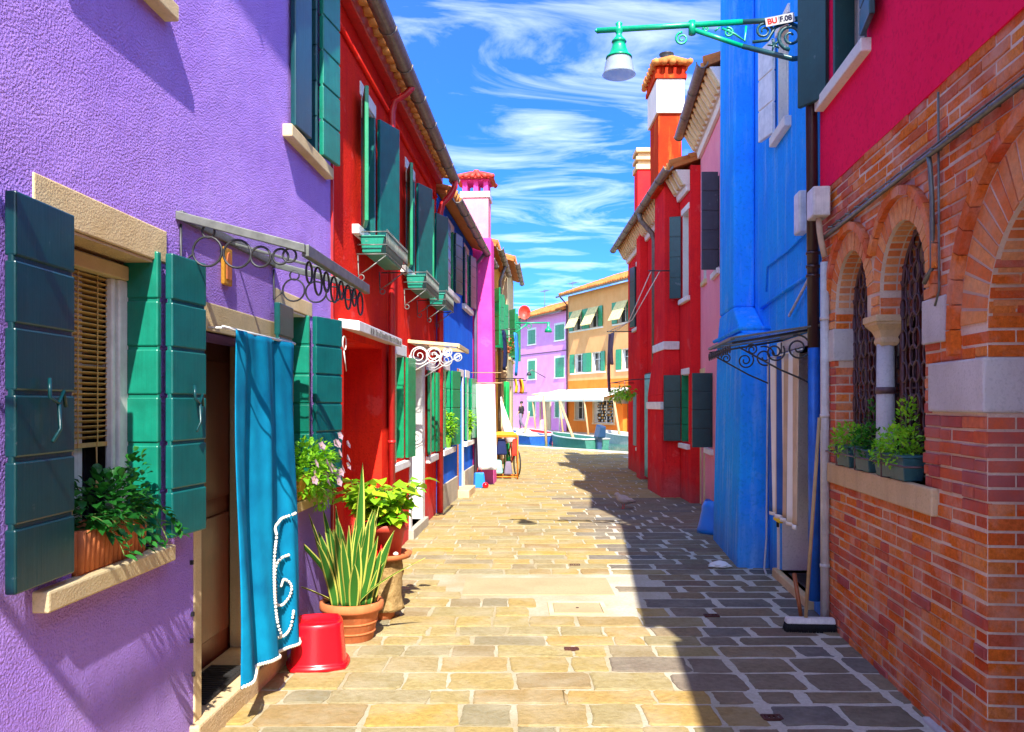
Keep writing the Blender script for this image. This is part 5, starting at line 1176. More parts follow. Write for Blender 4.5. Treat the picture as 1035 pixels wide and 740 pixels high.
# broom leaning by the pipes
t = thing('broom', 'push broom with wooden handle leaning by the white pipe and brick wall', 'broom', (2.09, 5.90, 0), R(-4))
m = MB(); m.hexa([(-.17, -.04, .06), (.17, -.04, .06), (.17, .04, .06), (-.17, .04, .06), (-.165, -.028, .10), (.165, -.028, .10), (.165, .028, .10), (-.165, .028, .10)]); m.build('head', 'whitepaint', t, bevel=.008)
m = MB()
rr = random.Random(9)
for i in range(46):
    for j in range(6):
        x, y_ = -.165+i*.0073, -.034+j*.0136; m.tube([(x, y_, .065), (x*1.05+rr.uniform(-.004, .004), y_*1.25+rr.uniform(-.004, .004), .002)], .0035, 4)
m.build('bristles', 'bristle', t)
m = MB(); m.tube([(-.03, .0, .09), (0.10, .12, 1.50)], .013, 10); m.build('handle', 'polegold', t)
t = thing('hand_brush', 'short orange wooden brush handle propped beside the broom', 'brush', (2.07, 6.02, 0), 0)
m = MB(); m.tube([(0, 0, .07), (-.01, .12, .36)], [.014, .017], 8); m.build('handle', 'wood', t); m = MB(); m.hexa([(-.05, -.03, 0), (.05, -.03, 0), (.05, .03, 0), (-.05, .03, 0), (-.035, -.015, .07), (.035, -.015, .07), (.035, .02, .07), (-.035, .02, .07)]); m.build('bristles', 'bristle', t)

# ================================================================ STREET LAMP
LY = 6.75
t = K.thing('street_lamp', 'green wrought iron wall lamp reaching over the street from the blue house', 'street lamp', LY, .0, 4.55)
W0 = K.world(LY, 0, 0); LX = W0.x-.0
AL = LX-.87
m = MB(); m.tube([(0, 0, .14), (0, .50, .135)], .022, 10); m.tube([(0, .0, -.17), (0, .10, -.18), (0, .50, -.06)], .022, 8); m.tube([(0, .004, -.22), (0, .004, .2)], .022, 8)
def spiral(m, o, z, r, t_, turns=1.7, ph=0, d=1, r1=.2):
    n = 14; k = int(n*turns); m.tube([(0, o+r*(1-(1-r1)*i/k)*math.cos(ph+d*2*math.pi*i/n), z+r*(1-(1-r1)*i/k)*math.sin(ph+d*2*math.pi*i/n)) for i in range(k+1)], [t_*(1.1-.5*i/k) for i in range(k+1)], 7)
spiral(m, .12, .0, .105, .015, ph=-1.5); spiral(m, .33, .055, .07, .012, ph=3.4, d=-1)
m.tube([(0, .02, .06), (0, .14, .12), (0, .24, .08), (0, .30, -.02), (0, .42, -.03)], .014, 7)
for a in range(5): m.tube([(0, .25, -.06), (0, .25+.05*math.cos(a*1.25), -.06+.05*math.sin(a*1.25))], [.014, .006], 6)
m.build('wall_bracket', 'lampdark', t)
m = MB(); m.tube([(0, .50, .135), (0, AL+.18, .115)], .0235, 10); m.tube([(0, AL+.18, .115), (0, AL+.20, .115)], [.022, .002], 10); m.tube([(0, .50, -.06), (0, .88, .085)], .020, 8); m.tube([(0, .47, .10), (0, .48, -.02), (0, .56, .04), (0, .66, .09)], .010, 6)
spiral(m, .61, .055, .040, .009, ph=1.2); spiral(m, .98, .02, .055, .010, ph=1.6, d=-1); spiral(m, .79, .09, .025, .007); 
m.tube([(0, .90, .05), (0, .90, .16)], .03, 8); m.build('arm', 'lampgreen', t)
m = MB(); m.tube([(0, .68, .10), (0, .72, .07)], .008, 6)
m.lathe((0, AL, -.02), [(.012, .20), (.03, .185), (.022, .165), (.035, .15), (.035, .12), (.022, .10), (.028, .08), (.055, .05), (.062, .035), (.05, .03), (.060, -.01), (.075, -.05), (.088, -.075), (.105, -.085), (.108, -.10), (.05, -.101)], 26); m.build('lamp_head', 'lampgreen', t)
m = MB(); m.lathe((0, AL, -.02), [(.098, -.10), (.115, -.15), (.122, -.22), (.135, -.245)], 30)
sh = MB(); pr = [(.098, -.095), (.110, -.13), (.120, -.18), (.126, -.215), (.138, -.235)]
n = 30; vs = [(r*math.cos(2*math.pi*k/n), AL+r*math.sin(2*math.pi*k/n), -.02+z) for r, z in pr for k in range(n)]
sh.add(vs, [(i*n+k, i*n+(k+1) % n, (i+1)*n+(k+1) % n, (i+1)*n+k) for i in range(len(pr)-1) for k in range(n)], True); sh.build('lamp_shade', 'lampshade', t, solid=.005)
m = MB(); m.lathe((0, AL, -.20), [(.005, 0), (.03, .02), (.035, .05), (.02, .09)], 14); m.build('bulb', 'plasticwhite', t)
# number plate on the arm, facing the camera side
mt = K.thing('lamp_sign', 'small white sign reading BU F.08 clipped on the lamp arm', 'sign', LY, .0, 4.55)
dirc = -1 if K.sx > 0 else 1
m = MB(); ax = -.030
def plate(m, pts, x0, x1): 
    m.add([(x0, o, z) for o, z in pts]+[(x1, o, z) for o, z in pts], [(0, 1, 2, 3), (4, 5, 6, 7)]+[(i, (i+1) % 4, 4+(i+1) % 4, 4+i) for i in range(4)])
import mathutils
cx_, cz_, an = .21, .125, -.16; 
def pl(u, v): return (cx_+u*math.cos(an)-v*math.sin(an), cz_+u*math.sin(an)+v*math.cos(an))
plate(m, [pl(-.115, -.036), pl(.115, -.036), pl(.115, .036), pl(-.115, .036)], ax, ax-.006); m.build('plate', 'signwhite', mt)
def text(body, size, mat, parent, name, loc, rot):
    cu = bpy.data.curves.new('t', 'FONT'); cu.body = body; cu.size = size; cu.extrude = .0008; cu.offset = .0020; cu.align_x = 'CENTER'; cu.align_y = 'CENTER'
    ob = bpy.data.objects.new('t', cu); COL.objects.link(ob); bpy.context.view_layer.update()
    me = bpy.data.meshes.new_from_object(ob.evaluated_get(bpy.context.evaluated_depsgraph_get())); bpy.data.objects.remove(ob)
    me.name = name; me.materials.clear(); me.materials.append(M[mat]); o = bpy.data.objects.new(name, me); COL.objects.link(o); o.parent = parent; o.location = loc; o.rotation_euler = rot; return o
# text reads from the camera side: its x axis runs toward the wall (-y local), its z axis faces -x local
def sign_text(body, size, mat, name, u):
    o_, z_ = pl(u, 0); Rm = Matrix(((0, 0, -1), (-1, 0, 0), (0, 1, 0))).to_4x4() @ Matrix.Rotation(-an, 4, 'Z')
    ob = text(body, size, mat, mt, name, (ax-.0075, o_, z_), (0, 0, 0)); ob.matrix_local = Matrix.Translation((ax-.0075, o_, z_)) @ Rm
sign_text('BU', .062, 'signred', 'red_letters', .062); sign_text('F.08', .058, 'signblack', 'black_letters', -.045)
m = MB(); plate(m, [pl(.008, -.028), pl(.011, -.028), pl(.011, .028), pl(.008, .028)], ax-.006, ax-.0072); m.build('divider', 'signblack', mt)

# ================================================================ RIGHT: PINK HOUSE
h = PH = House('pink_house', 'salmon pink house with white dentil cornice beyond the blue house', (1.698, 0), (.098, 1), (-1, 0), 13.45)
facade(h, 10.505, 13.45, -.1, 5.72, [rect(12.1, 12.6, .95, 2.05), rect(13.0, 13.35, .06, 2.05), rect(11.45, 11.9, 3.45, 4.7), rect(12.75, 13.1, 3.5, 4.4)], 'pinkwall'); body(h, 10.505, 13.45, 6.0, 'pinkwall')
window(h, 12.1, 12.6, .95, 2.05, .2, 'whitepaint', None, (12.0, 12.7, .86, .94, .05), [((12.08, .02), (12.08, .29), .97, 2.04, 4, 'teal'), ((12.10, -.12), (12.10, .02), .97, 2.04, 4, 'darkgreen')], trim='whitewall')
window(h, 11.45, 11.9, 3.45, 4.7, .2, 'whitepaint', None, (11.35, 12.0, 3.36, 3.44, .05), [((11.43, .02), (11.41, .24), 3.42, 4.75, 5, 'slate'), ((11.45, -.12), (11.45, .02), 3.47, 4.7, 5, 'darkgreen')], trim='whitewall')
window(h, 12.75, 13.1, 3.5, 4.4, .2, 'doorbrown', None, (12.68, 13.17, 3.42, 3.49, .04), [], trim='marble')
m = h.mb(); m.box(12.99, 13.36, -.3, -.26, .03, 2.07); m.build('door', 'cbeige', h.root)
m = h.mb(); m.box(12.9, 12.999, -.25, .015, -.02, 2.15); m.box(13.351, 13.44, -.25, .015, -.02, 2.15); m.box(12.999, 13.351, -.25, .015, 2.05, 2.15); m.build('door_surround', 'marble', h.root, bevel=.005)
def cornice(h, s0, s1, z, gout):
    m = h.mb(); m.hexa([(s0, .001, z), (s1, .001, z), (s1, .05, z), (s0, .05, z), (s0, .001, z+.10), (s1, .001, z+.10), (s1, .07, z+.10), (s0, .07, z+.10)])
    m.hexa([(s0, .001, z+.10), (s1, .001, z+.10), (s1, .10, z+.10), (s0, .10, z+.10), (s0, .001, z+.34), (s1, .001, z+.34), (s1, gout-.03, z+.34), (s0, gout-.03, z+.34)])
    c = m.build('cornice', 'whitewall', h.root, bevel=.008)
    m = h.mb(); n = int((s1-s0)/.22)
    for i in range(n):
        s = s0+.05+i*(s1-s0)/n; m.hexa([(s, .08, z+.10), (s+.11, .08, z+.10), (s+.11, .14, z+.10), (s, .14, z+.10), (s, .2, z+.34), (s+.11, .2, z+.34), (s+.11, gout, z+.34), (s, gout, z+.34)])
    m.build('dentils', 'marble', c, bevel=.008)
cornice(h, 10.55, 13.4, 5.50, .28); roof(h, 10.55, 13.45, 5.86, over=.27); gutter(h, 10.55, 13.5, .34, 5.90, .07)
# ================================================================ RIGHT: CRIMSON HOUSE
h = CH = House('crimson_house', 'crimson red house with tall orange topped chimney on the right', (2.86, 0), (0, 1), (-1, 0), 13.46)
facade(h, 13.46, 20.7, -.1, 5.42, [rect(13.62, 14.1, .95, 2.08), rect(13.62, 14.1, 3.35, 4.75), rect(16.7, 17.6, .05, 2.1), rect(18.35, 19.0, .62, 1.85), rect(18.75, 19.3, 3.35, 4.75)], 'crimson'); body(h, 13.46, 20.7, 5.42, 'crimson')
window(h, 13.62, 14.1, .95, 2.08, .2, 'whitepaint', (13.55, 14.17, 2.08, 2.18, .015), (13.5, 14.2, .86, .94, .06), [((14.16, .02), (14.2, .30), .97, 2.08, 4, 'darkgreen'), ((14.08, -.12), (14.08, .02), .97, 2.08, 4, 'green')], trim='whitewall')
window(h, 13.62, 14.1, 3.35, 4.75, .2, 'whitepaint', (13.55, 14.17, 4.75, 4.85, .015), (13.5, 14.2, 3.26, 3.34, .06), [((14.14, .02), (14.2, .20), 3.37, 4.75, 4, 'teal')], trim='whitewall')
window(h, 18.35, 19.0, .62, 1.85, .2, 'whitepaint', None, (18.25, 19.1, .53, .61, .06), [((18.33, .03), (18.0, .06), .64, 1.85, 4, 'darkgreen'), ((19.02, .03), (19.35, .06), .64, 1.85, 4, 'darkgreen')], trim='whitewall')
window(h, 18.75, 19.3, 3.35, 4.75, .2, 'whitepaint', (18.7, 19.35, 4.75, 4.85, .015), (18.4, 19.7, 3.26, 3.34, .06), [((18.73, .03), (18.42, .05), 3.37, 4.75, 4, 'teal'), ((19.32, .03), (19.62, .1), 3.37, 4.75, 4, 'teal')], trim='whitewall')
m = h.mb(); m.box(16.69, 17.61, -.3, -.26, .03, 2.12); m.build('door', 'darkgreen', h.root)
m = h.mb()
m.hexa([(14.28, .001, -.1), (15.75, .001, -.1), (15.75, .32, -.1), (14.28, .32, -.1), (14.28, .001, 1.75), (15.75, .001, 1.75), (15.75, .32, 1.75), (14.28, .32, 1.75)])
m.hexa([(14.28, .0015, 1.75), (15.75, .0015, 1.75), (15.75, .32, 1.75), (14.28, .32, 1.75), (14.34, .0015, 2.6), (15.4, .0015, 2.6), (15.4, .26, 2.6), (14.34, .26, 2.6)])
m.hexa([(14.34, .002, 2.6), (15.4, .002, 2.6), (15.4, .26, 2.6), (14.34, .26, 2.6), (14.34, .002, 5.4), (15.3, .002, 5.4), (15.3, .26, 5.4), (14.34, .26, 5.4)])
cb = m.build('chimney_breast', 'crimson', h.root, bevel=.01)
m = h.mb(); m.box(14.30, 15.44, .01, .285, 2.52, 2.66); m.box(14.26, 15.77, .01, .345, 1.50, 1.63); m.build('white_band', 'whitepaint', cb, bevel=.008)
m = h.mb(); m.box(14.36, 15.22, -.04, .36, 5.3, 6.56); ch = m.build('chimney', 'orangeplaster', h.root, bevel=.012)
m = h.mb(); m.box(14.31, 15.27, -.08, .40, 6.55, 7.13); m.build('white_band', 'whitewall', ch, bevel=.012)
m = h.mb(); m.box(14.28, 15.3, -.11, .43, 7.13, 7.21)
for i in range(6): m.box(14.32+i*.17, 14.40+i*.17, -.10, .42, 7.21, 7.34)
for i in range(4): m.box(14.29, 15.29, -.09+i*.14, -.02+i*.14, 7.211, 7.33)
m.box(14.26, 15.32, -.12, .44, 7.34, 7.38); m.build('cap', 'orangeplaster', ch, bevel=.006)
m = h.mb()
for i in range(7):
    s = 14.26+i*.18; m.tube([(s, .48, 7.37), (s, .15, 7.45), (s, -.16, 7.37)], .06, 8)
for i in range(5):
    o = -.2+i*.18; m.tube([(14.14, o*.8+.02, 7.36), (14.5, o*.8+.02, 7.44)], .05, 8); m.tube([(15.44, o*.8+.02, 7.36), (15.1, o*.8+.02, 7.44)], .05, 8)
m.box(14.3, 15.3, -.11, .43, 7.38, 7.45); m.build('cap_tiles', 'tiles', ch)
m = h.mb(); m.lathe((14.75, .15, 7.45), [(.10, 0), (.09, .16), (.12, .18), (.08, .22), (.13, .26), (.13, .28), (.02, .29)], 16); m.build('flue', 'iron', ch)
m = h.mb(); m.box(18.2, 18.9, -.05, .25, -.1, 6.5) if False else m.box(19.4, 19.95, -.36, -.04, 5.2, 7.0); c2 = m.build('chimney', 'crimson', h.root, bevel=.01)
m = h.mb(); m.box(19.36, 19.99, -.40, .0, 7.0, 7.12); m.box(19.36, 19.99, -.40, .0, 7.22, 7.3); m.box(19.36, 19.99, -.40, .0, 7.4, 7.5); m.box(19.45, 19.9, -.34, -.06, 7.12, 7.4); m.build('cap', 'sillstone', c2, bevel=.01)
m = h.mb(); m.box(17.75, 18.25, .001, .16, -.1, 5.3); m.build('pilaster', 'crimson', h.root, bevel=.01)
cornice(h, 15.32, 20.65, 5.02, .27); cornice(h, 13.5, 14.32, 5.02, .27); roof(h, 13.47, 20.7, 5.38, over=.28); gutter(h, 13.45, 20.8, .36, 5.40, .075)
m = h.mb(); m.tube([(16.5, .36, 5.36), (16.5, .34, 5.2), (16.5, .12, 4.95), (16.5, .07, 4.8), (16.5, .07, 2.2)], .05, 8); m.build('downpipe', 'gutter', h.root)
t = h.thing('door_curtain', 'pale mint curtain hanging at the crimson house doorway', 'curtain', 17.15, .03, .1)
m = MB(); m.grid(lambda u, v: ((u-.5)*.85, .04+.04*math.sin(u*24), v*2.1), 50, 8); m.build('cloth', 'cmint', t, solid=.004); m = MB(); m.tube([(-.5, .03, 2.12), (.5, .03, 2.12)], .012, 6); m.build('rod', 'iron', t)
t = h.thing('clothes_bracket', 'iron bracket with white clothes lines on the crimson house wall', 'clothes line', 14.25, 0, 3.85)
m = MB(); m.tube([(0, 0, .0), (0, .55, .0)], .012, 5); m.tube([(5.6, 0, -.55), (5.6, .62, -.55)], .012, 5); m.build('rods', 'iron', t)
m = MB(); m.tube([(0, .35, 0), (2.8, .42, -.55), (5.6, .45, -.55)], .009, 5); m.tube([(0, .50, 0), (2.8, .5, -.6), (5.6, .58, -.55)], .009, 5); m.build('rope', 'cwhite', t)
g = h.thing('hanging_trousers', 'grey violet trousers hanging from the far rod of the crimson house', 'trousers', 19.9, 0, 3.25); m = MB(); garment(m, -.05, .02, .34, .75, .50); m.build('legs', 'cgrey', g, solid=.01)
g = h.thing('hanging_stocking', 'long thin grey garment hanging beside the grey trousers', 'garment', 20.1, 0, 3.25); m = MB(); garment(m, .1, .02, .16, 1.4, .52); m.build('fabric', 'cgrey', g, solid=.01)
t = h.thing('plant_rod', 'iron rod carrying the white hanging pots on the crimson house', 'bracket', 18.0, 0, 2.08)
m = MB(); m.tube([(-1.2, .02, .02), (-1.2, .45, 0), (1.6, .55, 0), (1.6, .02, 0)], .010, 5); m.build('rod', 'iron', t)
for s, lb in ((17.6, 'white hanging pot with green plant nearest the mint curtain'), (18.5, 'white hanging pot with green plant, the farther one on the rod')):
    g = h.thing('hanging_pot', lb, 'hanging pot', s, .50, 1.60, 'white hanging pots')
    m = MB(); m.lathe((0, 0, 0), [(.07, 0), (.11, .14), (.115, .16), (.10, .15)], 16); m.build('pot', 'plasticwhite', g)
    m = MB(); foliage(m, (0, 0, .22), (.22, .2, .14), 130, .10, 0, .1, .5); m.build('foliage', 'leaf_bright', g, recalc=False)
    m = MB(); m.tube([(.1, 0, .15), (0, 0, .47), (-.1, 0, .15)], .004, 4); m.build('hanger', 'cwhite', g)

# ================================================================ ACROSS THE CANAL
Q = (3.23, 48.6); D = (.4, -.917)
h = LH = House('lilac_house', 'lilac house with white framed green shutters across the canal', Q, D, (-.917, -.4), -8.6)
f1 = [(-5.35, -4.55), (-1.55, -.5)]
holes = []
for a, b in ((-5.45, -4.4), (-1.6, -.45)):
    for z0, z1 in ((5.35, 6.25), (3.15, 4.3), (.8, 1.95)): holes.append((a, b, z0, z1))
facade(h, -8.6, -.01, -.1, 7.0, [rect(*q) for q in holes]+[rect(-3.6, -2.35, -.05, 1.95)], 'lilac', t=.35); body(h, -8.6, -.01, 7.0, 'lilac', depth=6)
for a, b, z0, z1 in holes:
    c = (a+b)/2
    window(h, a, b, z0, z1, .2, 'whitepaint', surround=(.12, .03), trim='whitepaint', leaves=[((a+.04, .02), (c-.01, .03), z0+.02, z1-.02, 4, 'green'), ((c+.01, .03), (b-.04, .02), z0+.02, z1-.02, 4, 'green')])
m = h.mb(); m.box(-3.61, -2.34, -.3, -.26, -.05, 1.96); m.build('door', 'cream', h.root)
m = h.mb(); m.box(-3.75, -3.601, -.2, .04, -.02, 2.1); m.box(-2.349, -2.2, -.2, .04, -.02, 2.1); m.box(-3.601, -2.349, -.2, .04, 1.95, 2.1); m.build('door_surround', 'cream', h.root)
m = h.mb(); m.hexa([(-3.9, .0, 2.2), (-2.1, 0, 2.2), (-2.1, .5, 2.12), (-3.9, .5, 2.12), (-3.9, 0, 2.27), (-2.1, 0, 2.27), (-2.1, .5, 2.19), (-3.9, .5, 2.19)]); m.build('door_canopy', 'marble', h.root)
roof(h, -8.6, -.01, 7.0, depth=6, over=.35, pitch=.36, step=.24); gutter(h, -8.6, -.05, .40, 6.98)
m = h.mb(); m.tube([(-8.3, .02, 4.75), (-.1, .02, 4.7)], .02, 5); m.tube([(-8.3, .02, 2.3), (-5.6, .02, 2.3)], .02, 5); m.build('wall_cable', 'iron', h.root)
h = AH = House('orange_house', 'tall orange and peach house with cream window awnings across the canal', Q, D, (-.917, -.4), 0)
wins = [(.75, 1.75, 5.75, 6.85), (2.6, 3.6, 5.75, 6.85), (5.6, 6.6, 5.75, 6.85), (.85, 1.85, 3.35, 4.4), (2.85, 3.85, 3.35, 4.4), (6.0, 6.9, 3.35, 4.4)]
facade(h, 0, 11, -.1, 2.9, [rect(.95, 2.0, .7, 1.8), rect(3.1, 5.2, .55, 1.8), rect(6.1, 7.0, -.05, 2.0)], 'orange'); facade(h, 0, 11, 2.902, 7.8, [rect(*q) for q in wins], 'peach', name='upper_wall'); body(h, 0, 11, 7.8, 'peach', depth=7)
for i, (a, b, z0, z1) in enumerate(wins):
    lv = [((a-.02, .03), (a-.5, .06), z0, z1, 4, 'green'), ((b+.02, .03), (b+.5, .06), z0, z1, 4, 'green')]
    w = window(h, a, b, z0, z1, .2, 'whitepaint', None, (a-.5, b+.5, z0-.1, z0-.02, .06), lv, trim='whitewall')
    if i < 3:
        q = h.mb(); q.hexa([(a-.05, .02, z1), (b+.05, .02, z1), (b+.05, .55, z0+.1), (a-.05, .55, z0+.1), (a-.05, .05, z1+.01), (b+.05, .05, z1+.01), (b+.05, .58, z0+.12), (a-.05, .58, z0+.12)]); q.build('blind_awning', 'cstripe', w)
window(h, .95, 2.0, .7, 1.8, .2, 'whitepaint', surround=(.12, .03), trim='sillstone'); window(h, 3.1, 5.2, .55, 1.8, .2, 'whitepaint', surround=(.14, .03), trim='sillstone')
m = h.mb(); m.box(6.09, 7.01, -.3, -.26, -.05, 2.01); m.build('door', 'wood', h.root)
rr = random.Random(2)
t = h.thing('shop_display', 'rows of small dark and pale goods in the orange shop window', 'shop display', 4.15, -.14, .60)
m = MB()
for i in range(16):
    for j in range(7):
        x = -.92+i*.12; z = .02+j*.155; s_ = rr.uniform(.02, .045); m.lathe((x, 0, z), [(.003, 0), (s_, .02), (s_*.9, .08), (.003, .12)], 7, mi=rr.randrange(3))
m.build('goods', ['cwhite', 'amber', 'cblack'], t)
roof(h, -.2, 11, 7.8, depth=7, over=.5, pitch=.36, step=.24); gutter(h, -.3, 11, .58, 7.78)
m = h.mb(); m.tube([(.06, .55, 7.75), (.06, .1, 7.3), (.06, .08, 0)], .05, 6); m.build('downpipe', 'brownpipe', h.root)
t = h.thing('shop_awning', 'wide cream awning on poles shading the orange shop front', 'awning', 3.0, 0, 0)
m = MB(); x0, x1 = 4.3, -4.6          # local x is reversed on this side
m.grid(lambda u, v: (x0+(x1-x0)*u, .02+2.0*v, 2.42-.50*v-.03*math.sin(math.pi*v)*abs(math.sin(u*12.6))), 40, 6); m.build('canvas', 'awning', t, solid=.012)
m = MB(); m.grid(lambda u, v: (x0+(x1-x0)*u, 2.02+.01*math.sin(u*80), 1.92-.22*v), 60, 2); m.build('valance', 'awning', t, solid=.01)
for x in (3.6, .2, -2.6):
    m = MB(); m.tube([(x, 1.98, 1.92), (x-.5, 2.0, 0)], .05, 7); m.build('pole', 'polegold', t)
t = h.thing('white_banner', 'small white cloth hanging under the cream awning', 'banner', 1.6, 1.2, .75)
m = MB(); m.grid(lambda u, v: ((u-.5)*.55, .03*math.sin(u*7), v*.95), 8, 8); m.build('cloth', 'cwhite', t, solid=.01); m = MB(); m.tube([(.3, 0, -.75), (.3, 0, 1.0)], .03, 6); m.build('pole', 'whitepaint', t)
# far quay
F3 = lambda s, o, z: (Q[0]+D[0]*s-.917*o, Q[1]+D[1]*s-.4*o, z)
m = MB(); a, b = -40, 40; m.add([F3(a, -60, 0), F3(b, -60, 0), F3(b, 2.9, 0), F3(a, 2.9, 0), F3(a, -60, -.8), F3(b, -60, -.8), F3(b, 2.9, -.8), F3(a, 2.9, -.8)], [(0, 1, 2, 3), (4, 5, 6, 7), (0, 1, 5, 4), (1, 2, 6, 5), (2, 3, 7, 6), (3, 0, 4, 7)]); structure('far_quay', m, 'kerb')
# further rows closing the view
for nm, lb, s0, s1, z, mt in (('far_house', 'cream house end glimpsed beyond the lilac house', -16, -8.7, 6.6, 'cream'), ('far_house', 'teal trimmed house farther left across the canal', -26, -16.1, 6.9, 'pinkwall'), ('far_house', 'peach house hidden beside the orange one', 11.1, 22, 7.0, 'cream')):
    h = House(nm, lb, Q, D, (-.917, -.4), s0); facade(h, s0, s1, -.1, z, [rect(s0+1.5, s0+2.4, 3.2, 4.4), rect(s0+4, s0+4.9, 3.2, 4.4)], mt); body(h, s0, s1, z, mt, depth=6); roof(h, s0, s1, z, depth=6, over=.35, step=.3)
    for q in (1.5, 4): window(h, s0+q, s0+q+.9, 3.2, 4.4, .2, 'whitepaint', surround=(.1, .03), trim='whitepaint')
for s, z, lb in ((-3.2, 8.3, 'thin television aerial on the lilac house roof'), (-7.2, 8.2, 'small aerial on the far left end of the lilac house roof')):
    t = LH.thing('aerial', lb, 'aerial', s, -2, 7.6)
    m = MB(); m.tube([(0, 0, 0), (0, 0, 1.6)], .02, 5); m.build('mast', 'greyiron', t); m = MB(); m.tube([(-.5, 0, 1.5), (.5, 0, 1.5)], .012, 5)
    for i in range(6): m.tube([(-.45+i*.18, -.2, 1.5), (-.45+i*.18, .2, 1.5)], .008, 4)
    m.build('elements', 'greyiron', t)
t = OH.thing('street_lamp', 'small teal bracket lamp at the far end of the left row', 'street lamp', 24.0, 0, 3.75)
m = MB(); m.tube([(0, 0, .15), (0, 1.15, .15)], .022, 7); m.tube([(0, 0, -.25), (0, .5, .12)], .02, 6); ring(m, (0, .2, 0), .10, 'oz', .012); ring(m, (0, .55, .06), .07, 'oz', .012); m.build('arm', 'lampgreen', t)
m = MB(); m.lathe((0, 1.1, -.12), [(.11, 0), (.09, .10), (.04, .13), (.035, .24), (.02, .28)], 14); m.build('lamp_head', 'lampgreen', t)
t = LH.thing('street_lamp', 'thin grey quayside lamp on the lilac house wall', 'street lamp', -3.0, 0, 3.2)
m = MB(); m.tube([(0, .0, 0), (0, .9, .45), (.0, 1.1, .3)], .03, 6); m.build('arm', 'greyiron', t); m = MB(); m.lathe((0, 1.1, .10), [(.16, 0), (.12, .14), (.04, .2)], 12); m.build('lamp_head', 'iron', t)
# poles, boats
for (x0, y0, x1, y1, z1), lb in (((1.52, 36.4, 1.35, 36.4, 1.95), 'slim leaning mooring pole left of the green boat'), ((2.75, 33.2, 1.95, 34.4, 1.72), 'long leaning wooden pole in front of the green boat'), ((.35, 37.0, .75, 37.4, 1.2), 'short leaning pole near the blue boat'), ((4.9, 37.2, 4.55, 37.6, 1.8), 'orange wooden pole near the crimson house corner')):
    t = thing('mooring_pole', lb, 'pole', (x0, y0, 0), 0, 'mooring poles in the canal'); m = MB(); m.tube([(0, 0, -.7), (x1-x0, y1-y0, z1)], [.065, .05], 8); m.build('shaft', 'polegold', t); m = MB(); m.tube([(x1-x0, y1-y0, z1), (x1-x0, y1-y0, z1+.06)], [.055, .02], 8); m.build('tip', 'whitepaint', t)
def boat(lb, x, y_, rz, L_, W_, hull, inner, extra=None):
    t = thing('small_boat', lb, 'boat', (x, y_, -.15), rz, 'small boats moored in the canal')
    m = MB(); n = 14; secs = []
    for i in range(n+1):
        u = i/n; w = W_/2*(1-max(0, (u-.45)/.55)**2.2)*(.82+.18*min(1, u*3)); w = max(w, .02); x_ = -L_/2+L_*u; zb = .28+.16*u**2
        secs.append([(x_, -w, zb+.08), (x_, -w*.86, -.08+.2*max(0, u-.6)), (x_, -w*.3, -.15+.3*max(0, u-.7)), (x_, w*.3, -.15+.3*max(0, u-.7)), (x_, w*.86, -.08+.2*max(0, u-.6)), (x_, w, zb+.08)])
    vs = [p for s in secs for p in s]
    m.add(vs, [(i*6+k, i*6+k+1, (i+1)*6+k+1, (i+1)*6+k) for i in range(n) for k in range(5)]+[(0, 1, 2, 3, 4, 5)]); m.build('hull', hull, t, solid=.04)
    m = MB()
    for k in (0, 5): m.tube([s[k] for s in secs], .035, 6)
    m.tube([secs[0][0], secs[0][5]], .035, 6); m.build('gunwale', 'hullwhite', t)
    m = MB()
    for u in (.25, .55): x_ = -L_/2+L_*u; m.box(x_-.12, x_+.12, -W_*.40, W_*.40, .18, .22)
    m.box(-L_*.42, L_*.25, -W_*.30, W_*.30, -.06, -.03); m.build('thwarts', inner, t)
    return t
ang = math.atan2(-.917, .4)
b1 = boat('pale green open boat with dark outboard motor across from the paving', 2.55, 34.6, ang+math.pi, 3.9, 1.35, 'hullgreen', 'hullwhite')
t = b1; m = MB(); m.box(-2.15, -1.98, -.10, .10, -.35, .45); m.build('motor_leg', 'motor', t, bevel=.02)
m = MB(); m.hexa([(-2.35, -.16, .42), (-1.9, -.16, .42), (-1.9, .16, .42), (-2.35, .16, .42), (-2.45, -.12, .88), (-2.05, -.12, .95), (-2.05, .12, .95), (-2.45, .12, .88)]); m.build('motor_cowl', 'motor', t, bevel=.05)
boat('blue hulled boat with white cover moored at the far left', .55, 38.0, ang+math.pi, 3.6, 1.4, 'hullblue', 'hullwhite')
b2 = thing('boat_cover', 'white tarpaulin heaped on the blue boat', 'tarpaulin', (.55, 37.9, .12), ang); m = MB(); m.grid(lambda u, v: ((u-.5)*2.0, (v-.5)*1.0, .30*math.sin(math.pi*u)*math.sin(math.pi*v)+.05*math.sin(u*17)*math.sin(v*9)), 16, 10); m.build('fabric', 'cwhite', b2, solid=.02)
boat('white boat with grey cover by the crimson house corner', 5.0, 37.0, ang+math.pi, 3.6, 1.3, 'hullwhite', 'hullwhite')
boat('red and orange low boat moored behind the blue one', 1.3, 40.0, ang+math.pi, 3.4, 1.2, 'redpipe', 'polegold')
